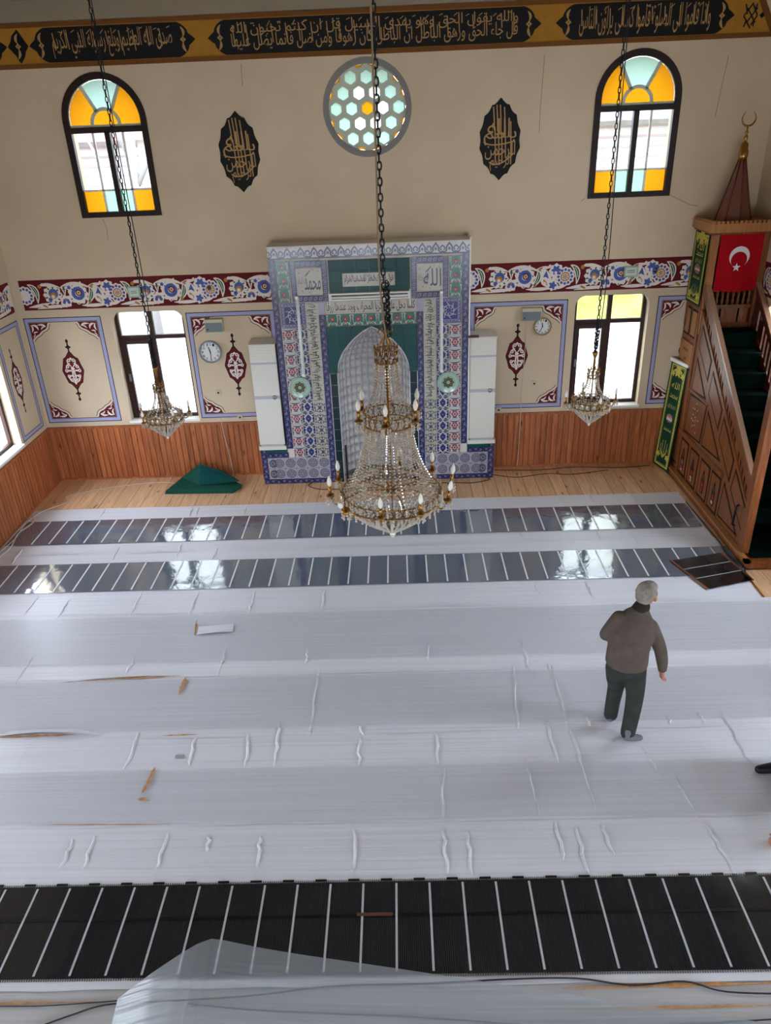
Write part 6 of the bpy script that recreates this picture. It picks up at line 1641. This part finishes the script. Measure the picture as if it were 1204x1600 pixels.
loft(b, [((1.928, 5.333, .90), .160, .118, (.05, .1, 1)), ((1.925, 5.325, .80), .172, .130, (0, 0, 1)), ((1.925, 5.325, .71), .172, .128, (0, 0, 1)), ((1.925, 5.325, .65), .12, .09, (0, 0, 1))], rt, TROU)
limb(b, [(1.848, 5.335, .73), (1.875, 5.39, .58), (1.902, 5.445, .43), (1.898, 5.46, .25), (1.893, 5.46, .070)], [.100, .092, .076, .068, .064], TROU)
limb(b, [(2.005, 5.315, .73), (2.02, 5.31, .58), (2.03, 5.295, .43), (2.01, 5.25, .25), (1.985, 5.215, .070)], [.102, .094, .080, .072, .066], TROU)
fuse(b.build('trousers', man), .010, 5)
for pts in (((1.885, 5.435, .050), (1.91, 5.50, .042), (1.950, 5.62, .032)), ((1.975, 5.185, .052), (2.03, 5.185, .044), (2.095, 5.19, .033))):
    b = MB(); limb(b, pts, [.038, .036, .026], SOCK); limb(b, [pts[0], (pts[0][0], pts[0][1], .12)], [.036, .034], SOCK)
    o = fuse(b.build('sock', man), .008, 3)
    for v in o.data.vertices: v.co.z = max(v.co.z, .017)
# crouching helper, of whom only a foot and a hand reach into the picture
p2 = empty('person', (3.35, 4.5, 0), label='person in black crouching at the right edge, only shoe and hand in view', cat='person')
b = MB(); rt2 = (0, 1, 0)
loft(b, [((3.52, 4.48, .28), .13, .10, (-.3, 0, 1)), ((3.46, 4.46, .48), .14, .10, (-.4, 0, 1)), ((3.37, 4.42, .68), .14, .095, (-.5, 0, 1)), ((3.30, 4.41, .78), .09, .07, (-.6, 0, 1))], rt2, SKIN)
limb(b, [(3.31, 4.41, .78), (3.22, 4.40, .88)], [.055, .05], SKIN); head(b, (3.19, 4.40, .96), (-.9, -.1, -.4), 1.05, SKIN)
limb(b, [(3.35, 4.27, .72), (3.10, 4.13, .42), (2.858, 4.04, .10)], [.05, .04, .028], SKIN); limb(b, [(3.35, 4.57, .72), (3.22, 4.72, .52), (3.22, 4.60, .30)], [.05, .04, .028], SKIN)
hand(b, (2.855, 4.04, .095), (-.9, -.02, -.5), (-.1, 1, .2), 1, SKIN, 1.05); hand(b, (3.22, 4.60, .30), (0, -.5, -1), (-1, 0, 0), 1, SKIN)
limb(b, [(3.52, 4.58, .28), (3.22, 4.79, .50), (3.16, 4.78, .10)], [.08, .06, .04], SKIN); limb(b, [(3.55, 4.38, .26), (3.30, 4.30, .10), (3.72, 4.34, .10)], [.08, .06, .04], SKIN)
limb(b, [(3.16, 4.78, .055), (3.02, 4.775, .04)], [.035, .028], SKIN); limb(b, [(3.74, 4.34, .07), (3.85, 4.34, .03)], [.035, .028], SKIN)
fuse(b.build('body', p2), .009, 3)
b = MB(); b.ball((3.205, 4.40, 1.0), (.095, .09, .085), DARKC, 14, 8); b.ball((3.24, 4.40, .95), (.07, .085, .085), DARKC, 14, 8); fuse(b.build('hair', p2), .012, 3)
b = MB()
loft(b, [((3.54, 4.48, .24), .18, .13, (-.3, 0, 1)), ((3.47, 4.46, .48), .18, .13, (-.4, 0, 1)), ((3.38, 4.42, .68), .18, .12, (-.5, 0, 1)), ((3.31, 4.41, .78), .09, .08, (-.6, 0, 1))], rt2, DARKC)
limb(b, [(3.35, 4.27, .72), (3.11, 4.135, .43), (2.93, 4.06, .17)], [.07, .058, .045], DARKC); limb(b, [(3.35, 4.57, .72), (3.22, 4.72, .52), (3.22, 4.61, .33)], [.07, .058, .045], DARKC)
fuse(b.build('jacket', p2), .012, 4)
b = MB(); limb(b, [(3.52, 4.58, .28), (3.23, 4.79, .50), (3.18, 4.785, .12)], [.11, .085, .065], DARKC); limb(b, [(3.55, 4.38, .26), (3.30, 4.30, .11), (3.70, 4.34, .11)], [.11, .085, .065], DARKC); fuse(b.build('trousers', p2), .012, 4)
for pts in (((3.20, 4.785, .062), (3.09, 4.78, .052), (2.985, 4.772, .046)), ((3.76, 4.34, .07), (3.82, 4.34, .06), (3.90, 4.34, .05))):
    b = MB(); limb(b, pts, [.052, .046, .036], SHOE); o = fuse(b.build('shoe', p2), .009, 3)
    for v in o.data.vertices: v.co.z = max(v.co.z, .018)
